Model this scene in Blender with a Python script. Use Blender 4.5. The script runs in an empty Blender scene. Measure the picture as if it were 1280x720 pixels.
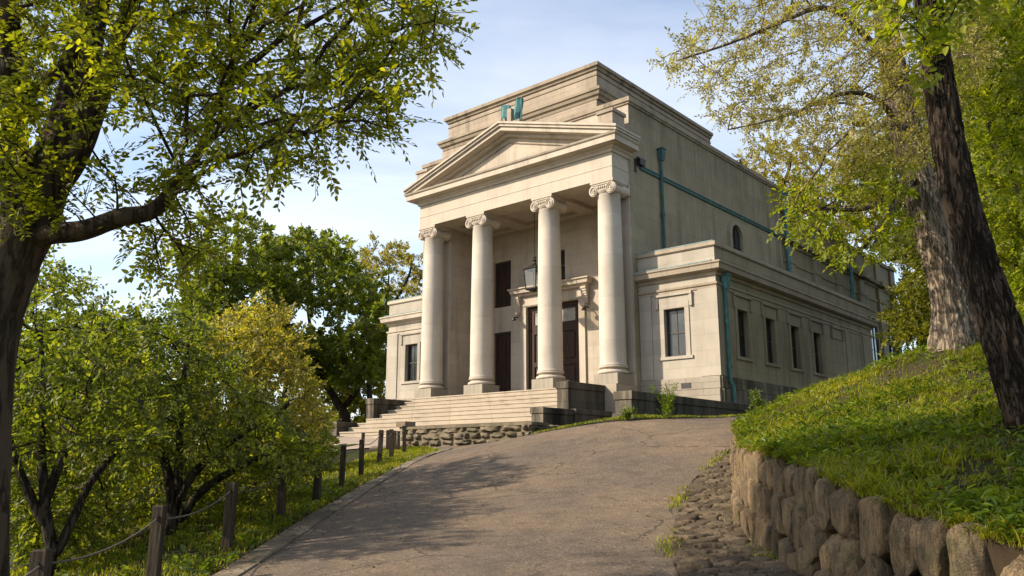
import bpy, bmesh, math, random
import numpy as np
R = math.radians
random.seed(7); rng = np.random.default_rng(11)
scene = bpy.context.scene
col = scene.collection

# ------------------------------------------------------------------ frame of the place
EYE = np.array([0., 0., 1.7]); FOC = 1030.; TH = R(12.0)
AZ = R(40.8)
BX = np.array([math.cos(AZ), -math.sin(AZ), 0.]); BY = np.array([math.sin(AZ), math.cos(AZ), 0.])
BO = np.array([3.328, 27.0, 4.176])            # building origin: foot of the right front column

def U(px, py, Y):
    """world point that lies Y metres ahead on the sight line through a spot measured in the photograph"""
    dx = (px-640)/FOC; dy = (360-py)/FOC
    r = np.array([dx, math.cos(TH)-dy*math.sin(TH), math.sin(TH)+dy*math.cos(TH)])
    return EYE + r*(Y/r[1])
def W(a, b, z): return BO + a*BX + b*BY + np.array([0, 0, z])

# ------------------------------------------------------------------ object helpers
def tag(o, label=None, cat=None, group=None, kind=None):
    if label: o['label'] = label
    if cat: o['category'] = cat
    if group: o['group'] = group
    if kind: o['kind'] = kind
    return o
def empty(name, loc=(0, 0, 0), rz=0.0, parent=None):
    o = bpy.data.objects.new(name, None); col.objects.link(o)
    o.location = loc; o.rotation_euler = (0, 0, rz); o.parent = parent
    o.empty_display_size = .2
    return o
def link(name, me, mat, parent=None, loc=(0, 0, 0), rz=0.0):
    o = bpy.data.objects.new(name, me); col.objects.link(o)
    if mat is not None and not me.materials: me.materials.append(mat)
    o.parent = parent; o.location = loc; o.rotation_euler = (0, 0, rz)
    return o
def np_mesh(name, V, F, rnd=None, smooth=False, attr='rnd'):
    """V (n,3), F (m,k) -> mesh, fast"""
    me = bpy.data.meshes.new(name)
    V = np.ascontiguousarray(V, np.float32); F = np.ascontiguousarray(F, np.int32)
    m, k = F.shape
    me.vertices.add(len(V)); me.vertices.foreach_set('co', V.ravel())
    me.loops.add(m*k); me.loops.foreach_set('vertex_index', F.ravel())
    me.polygons.add(m); me.polygons.foreach_set('loop_start', np.arange(0, m*k, k, dtype=np.int32))
    if smooth: me.polygons.foreach_set('use_smooth', np.ones(m, bool))
    if rnd is not None:
        a = me.attributes.new(attr, 'FLOAT', 'FACE'); a.data.foreach_set('value', np.ascontiguousarray(rnd, np.float32))
    me.update(calc_edges=True)
    return me

class MB:
    """collects faces for one mesh"""
    def __init__(s): s.v = []; s.f = []; s.sm = []
    def add(s, vs, fs, smooth=False):
        n = len(s.v); s.v += [tuple(map(float, p)) for p in vs]
        for f in fs: s.f.append(tuple(i+n for i in f)); s.sm.append(smooth)
    def box(s, a0, a1, b0, b1, z0, z1):
        a0, a1 = min(a0, a1), max(a0, a1); b0, b1 = min(b0, b1), max(b0, b1)
        v = [(a, b, z) for z in (z0, z1) for a, b in ((a0, b0), (a1, b0), (a1, b1), (a0, b1))]
        s.add(v, [(3, 2, 1, 0), (4, 5, 6, 7), (0, 1, 5, 4), (1, 2, 6, 5), (2, 3, 7, 6), (3, 0, 4, 7)])
    def quad(s, *p): s.add(p, [tuple(range(len(p)))])
    def lathe(s, prof, c, n=40, axis='z', smooth=True):
        v = []
        for (r, h) in prof:
            for i in range(n):
                t = 2*math.pi*i/n; x, y = r*math.cos(t), r*math.sin(t)
                v.append((c[0]+x, c[1]+y, c[2]+h) if axis == 'z' else (c[0]+x, c[1]+h, c[2]+y))
        f = []
        for k in range(len(prof)-1):
            for i in range(n):
                j = (i+1) % n; q = (k*n+i, k*n+j, (k+1)*n+j, (k+1)*n+i)
                f.append(q if axis == 'z' else q[::-1])
        cap0 = tuple(range(n)); cap1 = tuple((len(prof)-1)*n+i for i in range(n))
        s.add(v, f, smooth)
        n0 = len(s.v)-len(v)
        for c_, rev in ((cap0, axis == 'z'), (cap1, axis != 'z')):
            q = tuple(i+n0 for i in c_); s.f.append(q[::-1] if rev else q); s.sm.append(False)
    def sweep(s, path, prof, closed=False):
        """path of (a,b); prof closed polygon of (out,z); outward is to the right of travel; mitred corners"""
        P = [np.array(p, float) for p in path]; n = len(P); rings = []
        for i in range(n):
            def nrm(p, q): d = (q-p)/np.linalg.norm(q-p); return np.array([d[1], -d[0]])
            ns = []
            if i > 0 or closed: ns.append(nrm(P[i-1], P[i]))
            if i < n-1 or closed: ns.append(nrm(P[i], P[(i+1) % n]))
            m = sum(ns); m = m/(m@ns[0])
            rings.append([(P[i][0]+o*m[0], P[i][1]+o*m[1], z) for o, z in prof])
        k = len(prof); v = [p for r in rings for p in r]; f = []
        for i in range(n if closed else n-1):
            j = (i+1) % n
            for q in range(k):
                w = (q+1) % k; f.append((i*k+q, j*k+q, j*k+w, i*k+w))
        if not closed: f += [tuple(range(k)), tuple((n-1)*k+q for q in reversed(range(k)))]
        s.add(v, f)
    def wall(s, along, fixed, lo, hi, z0, z1, holes, depth, sign):
        """wall sheet with real openings. along='a' (at b=fixed) or 'b' (at a=fixed); reveals run 'depth' to sign side"""
        us = sorted({lo, hi, *[h[0] for h in holes], *[h[1] for h in holes]})
        zs = sorted({z0, z1, *[h[2] for h in holes], *[h[3] for h in holes]})
        P = (lambda u, z, d=0: (u, fixed+d, z)) if along == 'a' else (lambda u, z, d=0: (fixed+d, u, z))
        for i in range(len(us)-1):
            for j in range(len(zs)-1):
                um, zm = (us[i]+us[i+1])/2, (zs[j]+zs[j+1])/2
                if any(h[0] < um < h[1] and h[2] < zm < h[3] for h in holes): continue
                q = [P(us[i], zs[j]), P(us[i+1], zs[j]), P(us[i+1], zs[j+1]), P(us[i], zs[j+1])]
                s.quad(*q)
        d = depth*sign
        for (u0, u1, h0, h1) in holes:
            for p, q in (((u0, h0), (u0, h1)), ((u0, h1), (u1, h1)), ((u1, h1), (u1, h0)), ((u1, h0), (u0, h0))):
                s.quad(P(*p), P(*q), P(*q, d), P(*p, d))
    def tube(s, pts, r, n=8, smooth=True, caps=True):
        pts = [np.array(p, float) for p in pts]; N = len(pts)
        rr = r if hasattr(r, '__len__') else [r]*N
        v = []; u = None
        for i in range(N):
            d = pts[min(i+1, N-1)]-pts[max(i-1, 0)]; d = d/(np.linalg.norm(d)+1e-9)
            if u is None:
                ref = np.array([0, 0, 1.]) if abs(d[2]) < .9 else np.array([1., 0, 0]); u = np.cross(d, ref)
            u = u-d*(u@d); u = u/np.linalg.norm(u); w = np.cross(d, u)
            for k in range(n):
                t = 2*math.pi*k/n; v.append(pts[i]+rr[i]*(math.cos(t)*u+math.sin(t)*w))
        f = []
        for i in range(N-1):
            for k in range(n):
                j = (k+1) % n; f.append((i*n+k, i*n+j, (i+1)*n+j, (i+1)*n+k))
        s.add(v, f, smooth)
        if caps:
            n0 = len(s.v)-len(v)
            s.f.append(tuple(n0+k for k in reversed(range(n)))); s.sm.append(False)
            s.f.append(tuple(n0+(N-1)*n+k for k in range(n))); s.sm.append(False)
    def mesh(s, name, off=(0, 0, 0), fix=True):
        me = bpy.data.meshes.new(name)
        v = np.array(s.v)-np.array(off)
        me.from_pydata(v.tolist(), [], s.f)
        me.polygons.foreach_set('use_smooth', np.array(s.sm, bool))
        if any(s.sm): me.set_sharp_from_angle(angle=R(38))
        if fix:
            bm = bmesh.new(); bm.from_mesh(me); bmesh.ops.recalc_face_normals(bm, faces=bm.faces); bm.to_mesh(me); bm.free()
        me.update(); return me
    def build(s, name, mat, parent=None, off=(0, 0, 0), loc=(0, 0, 0), rz=0.0, bevel=0):
        o = link(name, s.mesh(name, off), mat, parent, loc, rz)
        if bevel:
            m = o.modifiers.new('bevel', 'BEVEL'); m.width = bevel; m.segments = 2; m.limit_method = 'ANGLE'; m.angle_limit = R(40)
        return o
def darken_side(o, axis=(1, 0, 0)):
    """faces of a wall turned along axis take the darker stone"""
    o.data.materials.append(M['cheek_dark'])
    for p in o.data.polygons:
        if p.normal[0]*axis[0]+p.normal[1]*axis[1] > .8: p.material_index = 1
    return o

# ------------------------------------------------------------------ node helpers
class NT:
    def __init__(s, name):
        s.m = bpy.data.materials.new(name); s.m.use_nodes = True; s.t = s.m.node_tree; s.t.nodes.clear()
        s.out = s.t.nodes.new('ShaderNodeOutputMaterial')
    def n(s, kind, **kw):
        nd = s.t.nodes.new('ShaderNode'+kind)
        for k, v in kw.items():
            if k in ('i',):
                for kk, vv in v.items(): s.set(nd, kk, vv)
            else: setattr(nd, k, v)
        return nd
    def set(s, nd, k, v):
        if isinstance(v, bpy.types.NodeSocket): s.t.links.new(v, nd.inputs[k])
        else:
            if isinstance(v, (tuple, list)) and len(v) == 3 and nd.inputs[k].type == 'RGBA': v = (*v, 1)
            nd.inputs[k].default_value = v
    def coord(s, kind='Object'): return s.n('TexCoord').outputs[kind]
    def mapping(s, v, scale=(1, 1, 1), rot=(0, 0, 0)):
        return s.n('Mapping', i={'Vector': v, 'Scale': scale, 'Rotation': rot}).outputs[0]
    def noise(s, v, scale, detail=4, rough=.6, dist=0):
        return s.n('TexNoise', i={'Vector': v, 'Scale': scale, 'Detail': detail, 'Roughness': rough, 'Distortion': dist}).outputs['Fac']
    def vor(s, v, scale, feature='F1', rand=1.0, out='Distance'):
        nd = s.n('TexVoronoi', feature=feature, i={'Vector': v, 'Scale': scale, 'Randomness': rand}); return nd.outputs[out]
    def ramp(s, fac, stops):
        nd = s.n('ValToRGB'); e = nd.color_ramp.elements
        while len(e) < len(stops): e.new(.5)
        for k, (p, c) in zip(e, stops):
            k.position = p; k.color = (c, c, c, 1) if not hasattr(c, '__len__') else (*c, 1)
        s.t.links.new(fac, nd.inputs[0]); return nd.outputs[0]
    def mix(s, fac, a, b, mode='MIX'):
        nd = s.n('Mix', data_type='RGBA', blend_type=mode)
        for i, v in ((0, fac), (6, a), (7, b)):
            if isinstance(v, bpy.types.NodeSocket): s.t.links.new(v, nd.inputs[i])
            else: nd.inputs[i].default_value = (*v, 1) if hasattr(v, '__len__') and len(v) == 3 else v
        return nd.outputs[2]
    def math(s, op, a, b=0.0, c=None):
        nd = s.n('Math', operation=op)
        for i, v in enumerate((a, b) if c is None else (a, b, c)):
            if isinstance(v, bpy.types.NodeSocket): s.t.links.new(v, nd.inputs[i])
            else: nd.inputs[i].default_value = v
        return nd.outputs[0]
    def bump(s, h, strength=.5, dist=.02, nrm=None):
        d = {'Height': h, 'Strength': strength, 'Distance': dist}
        if nrm is not None: d['Normal'] = nrm
        return s.n('Bump', i=d).outputs[0]
    def bsdf(s, color, rough=.8, normal=None, spec=.3, metal=0.0):
        d = {'Base Color': color, 'Roughness': rough, 'Specular IOR Level': spec, 'Metallic': metal}
        if normal is not None: d['Normal'] = normal
        return s.n('BsdfPrincipled', i=d).outputs[0]
    def done(s, sh): s.t.links.new(sh, s.out.inputs[0]); return s.m

def stone_mat(name, base, joint=(1.15, .46), mortar=.006, var=.12, stain=.35, stain_col=(.12, .10, .07), top=0.0, bump=.4, jdark=.55, slo=.48, shi=.68, s2=.2, belt=None):
    """ashlar limestone: joints, block-to-block variation, mottling and rain streaks"""
    t = NT(name); oc = t.coord()
    sep = t.n('SeparateXYZ', i={0: oc})
    xy = t.math('ADD', sep.outputs[0], sep.outputs[1])
    v2 = t.n('CombineXYZ', i={0: xy, 1: sep.outputs[2], 2: 0.0}).outputs[0]
    n1 = t.noise(oc, 1.1, 5, .65); n2 = t.noise(oc, 9, 6, .7)
    c = t.mix(t.ramp(n1, [(.3, 0), (.7, 1)]), tuple(x*(1-var) for x in base), tuple(min(1, x*(1+var)) for x in base))
    c = t.mix(t.math('MULTIPLY', n2, .35), c, tuple(x*.72 for x in base))
    h = n2
    if joint:
        br = t.n('TexBrick', offset=.5, i={'Vector': v2, 'Scale': 1.0, 'Brick Width': joint[0], 'Row Height': joint[1], 'Mortar Size': mortar,
             'Mortar Smooth': .3, 'Color1': (1, 1, 1), 'Color2': (.86, .86, .86), 'Mortar': (jdark, jdark, jdark)})
        c = t.mix(1.0, c, br.outputs['Color'], 'MULTIPLY')
        h = t.math('SUBTRACT', t.math('MULTIPLY', n2, .4), t.math('MULTIPLY', br.outputs['Fac'], .8))
    st = t.noise(t.mapping(oc, (2.2, 2.2, .22)), 1.0, 6, .65)
    st2 = t.noise(oc, .35, 3, .5)
    f = t.math('MULTIPLY', t.ramp(st, [(slo, 0), (shi, 1)]), t.ramp(st2, [(.35, s2), (.65, 1)]))
    c = t.mix(t.math('MULTIPLY', f, stain), c, stain_col)
    if belt:                                             # soot runs below the coping
        zf = t.n('MapRange', i={0: sep.outputs[2], 1: belt[0], 2: belt[1], 3: 0.0, 4: 1.0}).outputs[0]
        sf = t.ramp(t.noise(t.mapping(oc, (1.6, 1.6, .12)), 1.3, 6, .7), [(.40, 0), (.66, 1)])
        c = t.mix(t.math('MULTIPLY', t.math('MULTIPLY', zf, sf), .75), c, stain_col)
    return t.done(t.bsdf(c, .85, t.bump(h, bump, .012), .25))

M = {}
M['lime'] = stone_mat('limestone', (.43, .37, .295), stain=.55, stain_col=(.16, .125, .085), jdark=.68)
M['lime_plain'] = stone_mat('dressed_limestone', (.44, .38, .305), joint=None, stain=.5, stain_col=(.16, .13, .095))
M['column'] = stone_mat('column_stone', (.475, .425, .355), joint=(40, 1.45), mortar=.004, stain=.38, stain_col=(.24, .175, .11), jdark=.7)
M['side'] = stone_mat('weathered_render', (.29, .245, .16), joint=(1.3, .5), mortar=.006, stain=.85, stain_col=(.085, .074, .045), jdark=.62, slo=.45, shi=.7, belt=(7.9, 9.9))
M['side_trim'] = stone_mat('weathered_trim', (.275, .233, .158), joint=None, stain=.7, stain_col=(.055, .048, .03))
M['attic'] = stone_mat('attic_stone', (.34, .28, .21), joint=(.8, .32), mortar=.006, stain=.6, stain_col=(.10, .08, .055))
M['coping'] = stone_mat('sooty_coping', (.27, .22, .16), joint=None, stain=.9, stain_col=(.05, .042, .032))
M['base'] = stone_mat('plinth_stone', (.30, .26, .205), joint=(1.2, .42), mortar=.008, stain=.75, stain_col=(.08, .07, .05))
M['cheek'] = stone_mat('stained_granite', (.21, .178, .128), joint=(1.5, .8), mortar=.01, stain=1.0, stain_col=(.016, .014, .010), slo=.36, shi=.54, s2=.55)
M['cheek_dark'] = stone_mat('dark_granite', (.115, .095, .066), joint=(1.5, .8), mortar=.01, stain=1.0, stain_col=(.010, .009, .007), slo=.34, shi=.60, s2=.5)  # darker version of the cheek stone, set per face by direction
M['wing'] = stone_mat('wing_limestone', (.385, .343, .28), joint=(1.25, .5), mortar=.005, stain=.65, stain_col=(.17, .145, .11), jdark=.72, slo=.42)
M['rubble'] = stone_mat('rubble_stone', (.17, .135, .09), joint=None, stain=1.0, stain_col=(.04, .038, .02), slo=.42, shi=.6, bump=1.0)
M['step'] = stone_mat('step_stone', (.36, .30, .225), joint=(1.9, 9), mortar=.008, stain=.4, stain_col=(.15, .12, .08))

def simple(name, c1, c2, scale=6, rough=.6, spec=.4, bump=.3, metal=0.0, stretch=(1, 1, 1), dist=.01, lo=.35, hi=.65):
    t = NT(name); oc = t.mapping(t.coord(), stretch)
    n = t.noise(oc, scale, 6, .65)
    c = t.mix(t.ramp(n, [(lo, 0), (hi, 1)]), c1, c2)
    return t.done(t.bsdf(c, rough, t.bump(n, bump, dist), spec, metal))
M['copper'] = simple('verdigris_copper', (.028, .095, .095), (.085, .22, .215), 5, .65, .3, stretch=(3, 3, .5))
M['copper_dull'] = simple('dull_verdigris', (.02, .055, .05), (.055, .13, .12), 5, .7, .3, stretch=(3, 3, .6))
M['flash'] = simple('copper_flashing', (.12, .19, .185), (.25, .32, .31), 4, .6, .3)
M['iron'] = simple('black_iron', (.012, .011, .010), (.03, .026, .022), 12, .5, .5)
M['door'] = simple('dark_oak', (.022, .011, .007), (.050, .025, .016), 3, .6, .2, stretch=(9, 9, .6), bump=.25)
M['winframe'] = simple('dark_sash_paint', (.02, .017, .014), (.035, .03, .025), 5, .5, .4)
M['post'] = simple('weathered_timber', (.024, .018, .012), (.068, .05, .033), 4, .85, .2, stretch=(8, 8, .7), bump=.7, dist=.02)
M['rope'] = simple('grey_rope', (.08, .07, .055), (.15, .13, .105), 60, .9, .1)
M['earth'] = simple('dark_earth', (.02, .015, .009), (.06, .045, .028), 7, .95, .1, bump=.9, dist=.05)
def glass_mat(name, c, rough=.08):
    t = NT(name); n = t.noise(t.coord(), 2.2, 4)
    cc = t.mix(t.ramp(n, [(.35, 0), (.7, 1)]), c, tuple(x*2.2+.01 for x in c))
    return t.done(t.bsdf(cc, rough, t.bump(n, .12, .02), .6))
M['pane'] = glass_mat('dark_window_glass', (.008, .010, .011))
M['curtained'] = glass_mat('curtained_glass', (.010, .013, .013), .25)
M['pale_pane'] = glass_mat('pale_window_glass', (.16, .15, .13), .2)
t = NT('lantern_glass'); g = t.n('BsdfTransparent', i={0: (.9, .88, .82)}); gl = t.n('BsdfGlossy', i={'Color': (.8, .8, .8), 'Roughness': .08})
mx = t.n('MixShader', i={0: .10, 1: g.outputs[0], 2: gl.outputs[0]}); M['lantern_glass'] = t.done(mx.outputs[0])
# ------------------------------------------------------------------ the building
RZ = -AZ
bld = empty('museum_building', tuple(BO), RZ)
tag(bld, 'pale limestone classical building with four Ionic columns, pediment and low side wings', 'building')
def part(mb, name, mat, parent=bld, bevel=0): return mb.build(name, M[mat] if isinstance(mat, str) else mat, parent, bevel=bevel)
AX = -4.4                                  # axis of the porch
Lw = [(-7.65, -6.70, 3.86, 5.81), (-7.65, -6.70, 0.0, 2.81)]
Rw = [(-2.22, -1.27, 3.86, 5.81), (-2.22, -1.27, 0.0, 2.81)]
Cw = (-5.15, -3.89, 4.57, 5.80); DR = (-5.83, -3.22, 0.0, 3.68)

# front block: two piers, wall above the porch, porch walls
m = MB()
m.wall('a', .6, -9.9, .5, -1.5, 9.98, [(-8.2, -.45, -1.5, 7.02)], .001, 1)
m.quad((-8.2, .6, 0), (-8.2, 2.6, 0), (-8.2, 2.6, 7.2), (-8.2, .6, 7.2))
m.quad((-.45, .6, 0), (-.45, 2.6, 0), (-.45, 2.6, 7.2), (-.45, .6, 7.2))
m.wall('a', 2.6, -8.2, -.45, 0, 7.2, Lw+Rw+[Cw, DR], .28, 1)
part(m, 'front_wall', 'lime')
m = MB()
m.quad((.5, .6, -1.5), (.5, 13.4, -1.5), (.5, 13.4, 9.98), (.5, .6, 9.98))
m.quad((-9.9, .6, -1.5), (-9.9, 13.4, -1.5), (-9.9, 13.4, 9.98), (-9.9, .6, 9.98))
m.quad((-9.9, 13.4, -1.5), (.5, 13.4, -1.5), (.5, 13.4, 9.98), (-9.9, 13.4, 9.98))
m.quad((-9.85, .65, 9.95), (.45, .65, 9.95), (.45, 13.35, 9.95), (-9.85, 13.35, 9.95))
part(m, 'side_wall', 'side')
m = MB(); m.box(-8.2, -.45, .6, 2.6, -.5, -.004); m.box(-9.14, .52, -.64, .597, -1.6, .0); part(m, 'porch_floor', 'step')
m = MB(); m.quad((-8.9, -.4, 7.14), (.4, -.4, 7.14), (.4, 2.6, 7.14), (-8.9, 2.6, 7.14))
for a in (-8.0, -5.9, -2.62, -.65): m.box(a-.32, a+.32, .452, 2.598, 6.98, 7.139)
m.box(-8.195, -.455, 2.3, 2.597, 7.0, 7.138)
part(m, 'porch_ceiling', 'lime_plain')
# coping of the main block
cop = [(0, 9.95), (.05, 9.95), (.05, 10.0), (.10, 10.03), (.10, 10.19), (-.35, 10.22), (-.35, 9.95)]
m = MB(); m.sweep([(-9.9, 13.4), (-9.9, .6), (.5, .6), (.5, 13.4)], cop); part(m, 'parapet_coping', 'coping')
# antae beside the porch
for a0, a1 in ((-9.0, -8.22), (-.43, .46)):
    m = MB(); m.box(a0, a1, .53, .597, .42, 6.5); m.box(a0-.05, a1+.05, .47, .597, 0.004, .40); m.box(a0-.04, a1+.02, .49, .597, 6.52, 6.94)
    part(m, 'pilaster', 'lime_plain')

# entablature and pediment
m = MB(); m.box(-9.0, .45, -.45, .45, 6.95, 7.98); m.box(-9.0, -8.2, .45, .6, 6.951, 7.98); m.box(-.45, .45, .45, .597, 6.951, 7.98)
m.sweep([(-9.0, .59), (-9.0, -.45), (.45, -.45), (.45, .59)], [(.001, 7.36), (.012, 7.36), (.014, 7.375), (.001, 7.385)])
part(m, 'entablature', 'lime_plain')
# horizontal cornice with bed mould and dentil-like band
hc = [(.0, 7.86), (.06, 7.86), (.08, 7.95), (.14, 7.98), (.16, 8.06), (.42, 8.08), (.42, 8.26), (.47, 8.30), (.50, 8.36), (.0, 8.40)]
m = MB(); m.sweep([(-9.0, .59), (-9.0, -.45), (.45, -.45), (.45, .59)], hc)
part(m, 'cornice', 'lime_plain')
# tympanum: recessed wall with an inner raised border
aL, aR, zE, zA = -9.5, .95, 8.42, 9.98
mid = (aL+aR)/2
m = MB()
m.add([(aL+.4, -.30, 8.30), (aR-.4, -.30, 8.30), (mid, -.30, 9.9), (aL+.4, .55, 8.30), (aR-.4, .55, 8.30), (mid, .55, 9.9)], [(0, 1, 2), (5, 4, 3), (0, 3, 4, 1), (1, 4, 5, 2), (2, 5, 3, 0)])
part(m, 'tympanum', 'lime')
def rake(m, out, lo, hi, b0, b1, z_off=0):
    """sloping member on both sides: its section is cut vertical, from height lo to hi above the rake line"""
    sl = (zA-zE)/(mid-aL)
    for sgn in (-1, 1):
        e = aL if sgn < 0 else aR
        x0 = e+sgn*out; x1 = mid
        z0 = zE+(0 if out == 0 else -sl*out); z1 = zA
        v = [(x0, b0, z0+lo), (x1, b0, z1+lo), (x1, b0, z1+hi), (x0, b0, z0+hi), (x0, b1, z0+lo), (x1, b1, z1+lo), (x1, b1, z1+hi), (x0, b1, z0+hi)]
        m.add(v, [(0, 1, 2, 3), (7, 6, 5, 4), (0, 4, 5, 1), (3, 2, 6, 7), (0, 3, 7, 4), (1, 5, 6, 2)])
m = MB()
rake(m, -.10, -.17, -.02, -.82, .58)          # corona
rake(m, -.45, -.30, -.172, -.50, .58)          # bed mould
rake(m, 0.0, -.018, .075, -.90, .585)
rake(m, .03, .077, .16, -.96, .59)            # crowning gutter mould
part(m, 'raking_cornice', 'lime_plain')
m = MB()
sl = (zA-zE)/(mid-aL)
for inset, dz in ((1.9, .33),):
    z0 = 8.46; pts = [(aL+inset, -.32, z0), (aR-inset, -.32, z0), (mid, -.32, z0+sl*(mid-aL-inset))]
    for i in range(3):
        p, q = np.array(pts[i]), np.array(pts[(i+1) % 3]); m.tube([p, q], .028, 4, False)
part(m, 'tympanum_border', 'coping')
# dies at the ends of the pediment
for a0, a1 in ((-.08, .52), (-9.25, -8.65)):
    m = MB(); m.box(a0, a1, -.45, .3, 8.45, 9.32); m.box(a0-.05, a1+.05, -.5, .35, 9.322, 9.44)
    part(m, 'acroterion_block', 'attic')

# columns
def column(a):
    c = empty('column', (a, 0, 0), 0, bld)
    m = MB(); m.box(-.475, .475, -.475, .475, 0.002, .36); m.build('plinth', M['base'], c, bevel=.015)
    m = MB(); pr = [(.47, .362)]
    for k in range(9): th = -math.pi/2+math.pi*k/8; pr.append((.47+.055*math.cos(th)-.01, .42+.055*math.sin(th)))
    pr += [(.445, .485), (.43, .50)]
    for k in range(7): th = math.pi*k/6; pr.append((.43-.03*math.sin(th), .50+.055*k/6))
    for k in range(7): th = -math.pi/2+math.pi*k/6; pr.append((.445+.035*math.cos(th), .59+.035*math.sin(th)))
    pr += [(.462, .63), (.462, .655)]
    m.lathe(pr, (0, 0, 0), 48); m.build('base', M['lime_plain'], c)
    m = MB(); pr = [(.462, .655), (.445, .70)]
    for k in range(13):
        f = k/12; pr.append((.44-.055*f**1.7, .72+(6.40-.72)*f))
    pr += [(.405, 6.43), (.405, 6.48), (.385, 6.49)]
    m.lathe(pr, (0, 0, 0), 48); m.build('shaft', M['column'], c)
    m = MB()
    m.lathe([(.39, 6.49), (.46, 6.56), (.47, 6.62), (.40, 6.66)], (0, 0, 0), 40)
    m.box(-.40, .40, -.40, .40, 6.64, 6.80)
    m.box(-.47, .47, -.45, .45, 6.86, 6.948); m.box(-.44, .44, -.425, .425, 6.802, 6.858)
    for sx in (-1, 1):
        cx, cz = sx*.345, 6.635
        m.lathe([(.175, -.415), (.20, -.41), (.20, -.33), (.165, -.2), (.14, 0), (.165, .2), (.20, .33), (.20, .41), (.175, .415)], (cx, 0, cz), 28, 'y')
        for sb in (-1, 1):
            sp = []
            for k in range(46):
                th = k/45*2.3*2*math.pi; r = .185-.145*k/45
                sp.append((cx-sx*r*math.sin(th), sb*.425, cz+r*math.cos(th)))
            m.tube(sp, [.024-.011*k/45 for k in range(46)], 5)
            m.lathe([(.035, -.02), (.035, .02)], (cx, sb*.43, cz), 12, 'y')
    for k in range(5):                                # egg ornaments between the volutes
        for sb in (-1, 1):
            m.lathe([(.012, -.055), (.04, -.02), (.04, .02), (.02, .05)], (-.17+.085*k, sb*.412, 6.72), 8)
    m.build('capital', M['lime_plain'], c)
for a in (0, -2.62, -5.9, -8.6): column(a)

# attic storey behind
m = MB()
m.box(-9.5, -1.5, 1.6, 10.8, 9.6, 12.40); m.box(-9.72, -1.42, 1.45, 10.9, 9.6, 11.0)
part(m, 'attic_storey', 'attic')
m = MB()
pth = [(-9.5, 10.8), (-9.5, 1.6), (-1.5, 1.6), (-1.5, 10.8)]
m.sweep(pth, [(.0, 12.30), (.06, 12.30), (.09, 12.40), (.16, 12.42), (.16, 12.56), (-.3, 12.60), (-.3, 12.30)])
m.sweep(pth, [(.002, 11.0), (.17, 11.0), (.20, 11.12), (.27, 11.16), (.31, 11.28), (.36, 11.31), (.36, 11.42), (.002, 11.50)])
m.sweep(pth, [(.002, 12.08), (.03, 12.08), (.03, 12.12), (.002, 12.14)])
m.box(-9.3, -1.7, 1.8, 10.7, 12.3, 12.5)
part(m, 'attic_cornice', 'coping')

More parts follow.
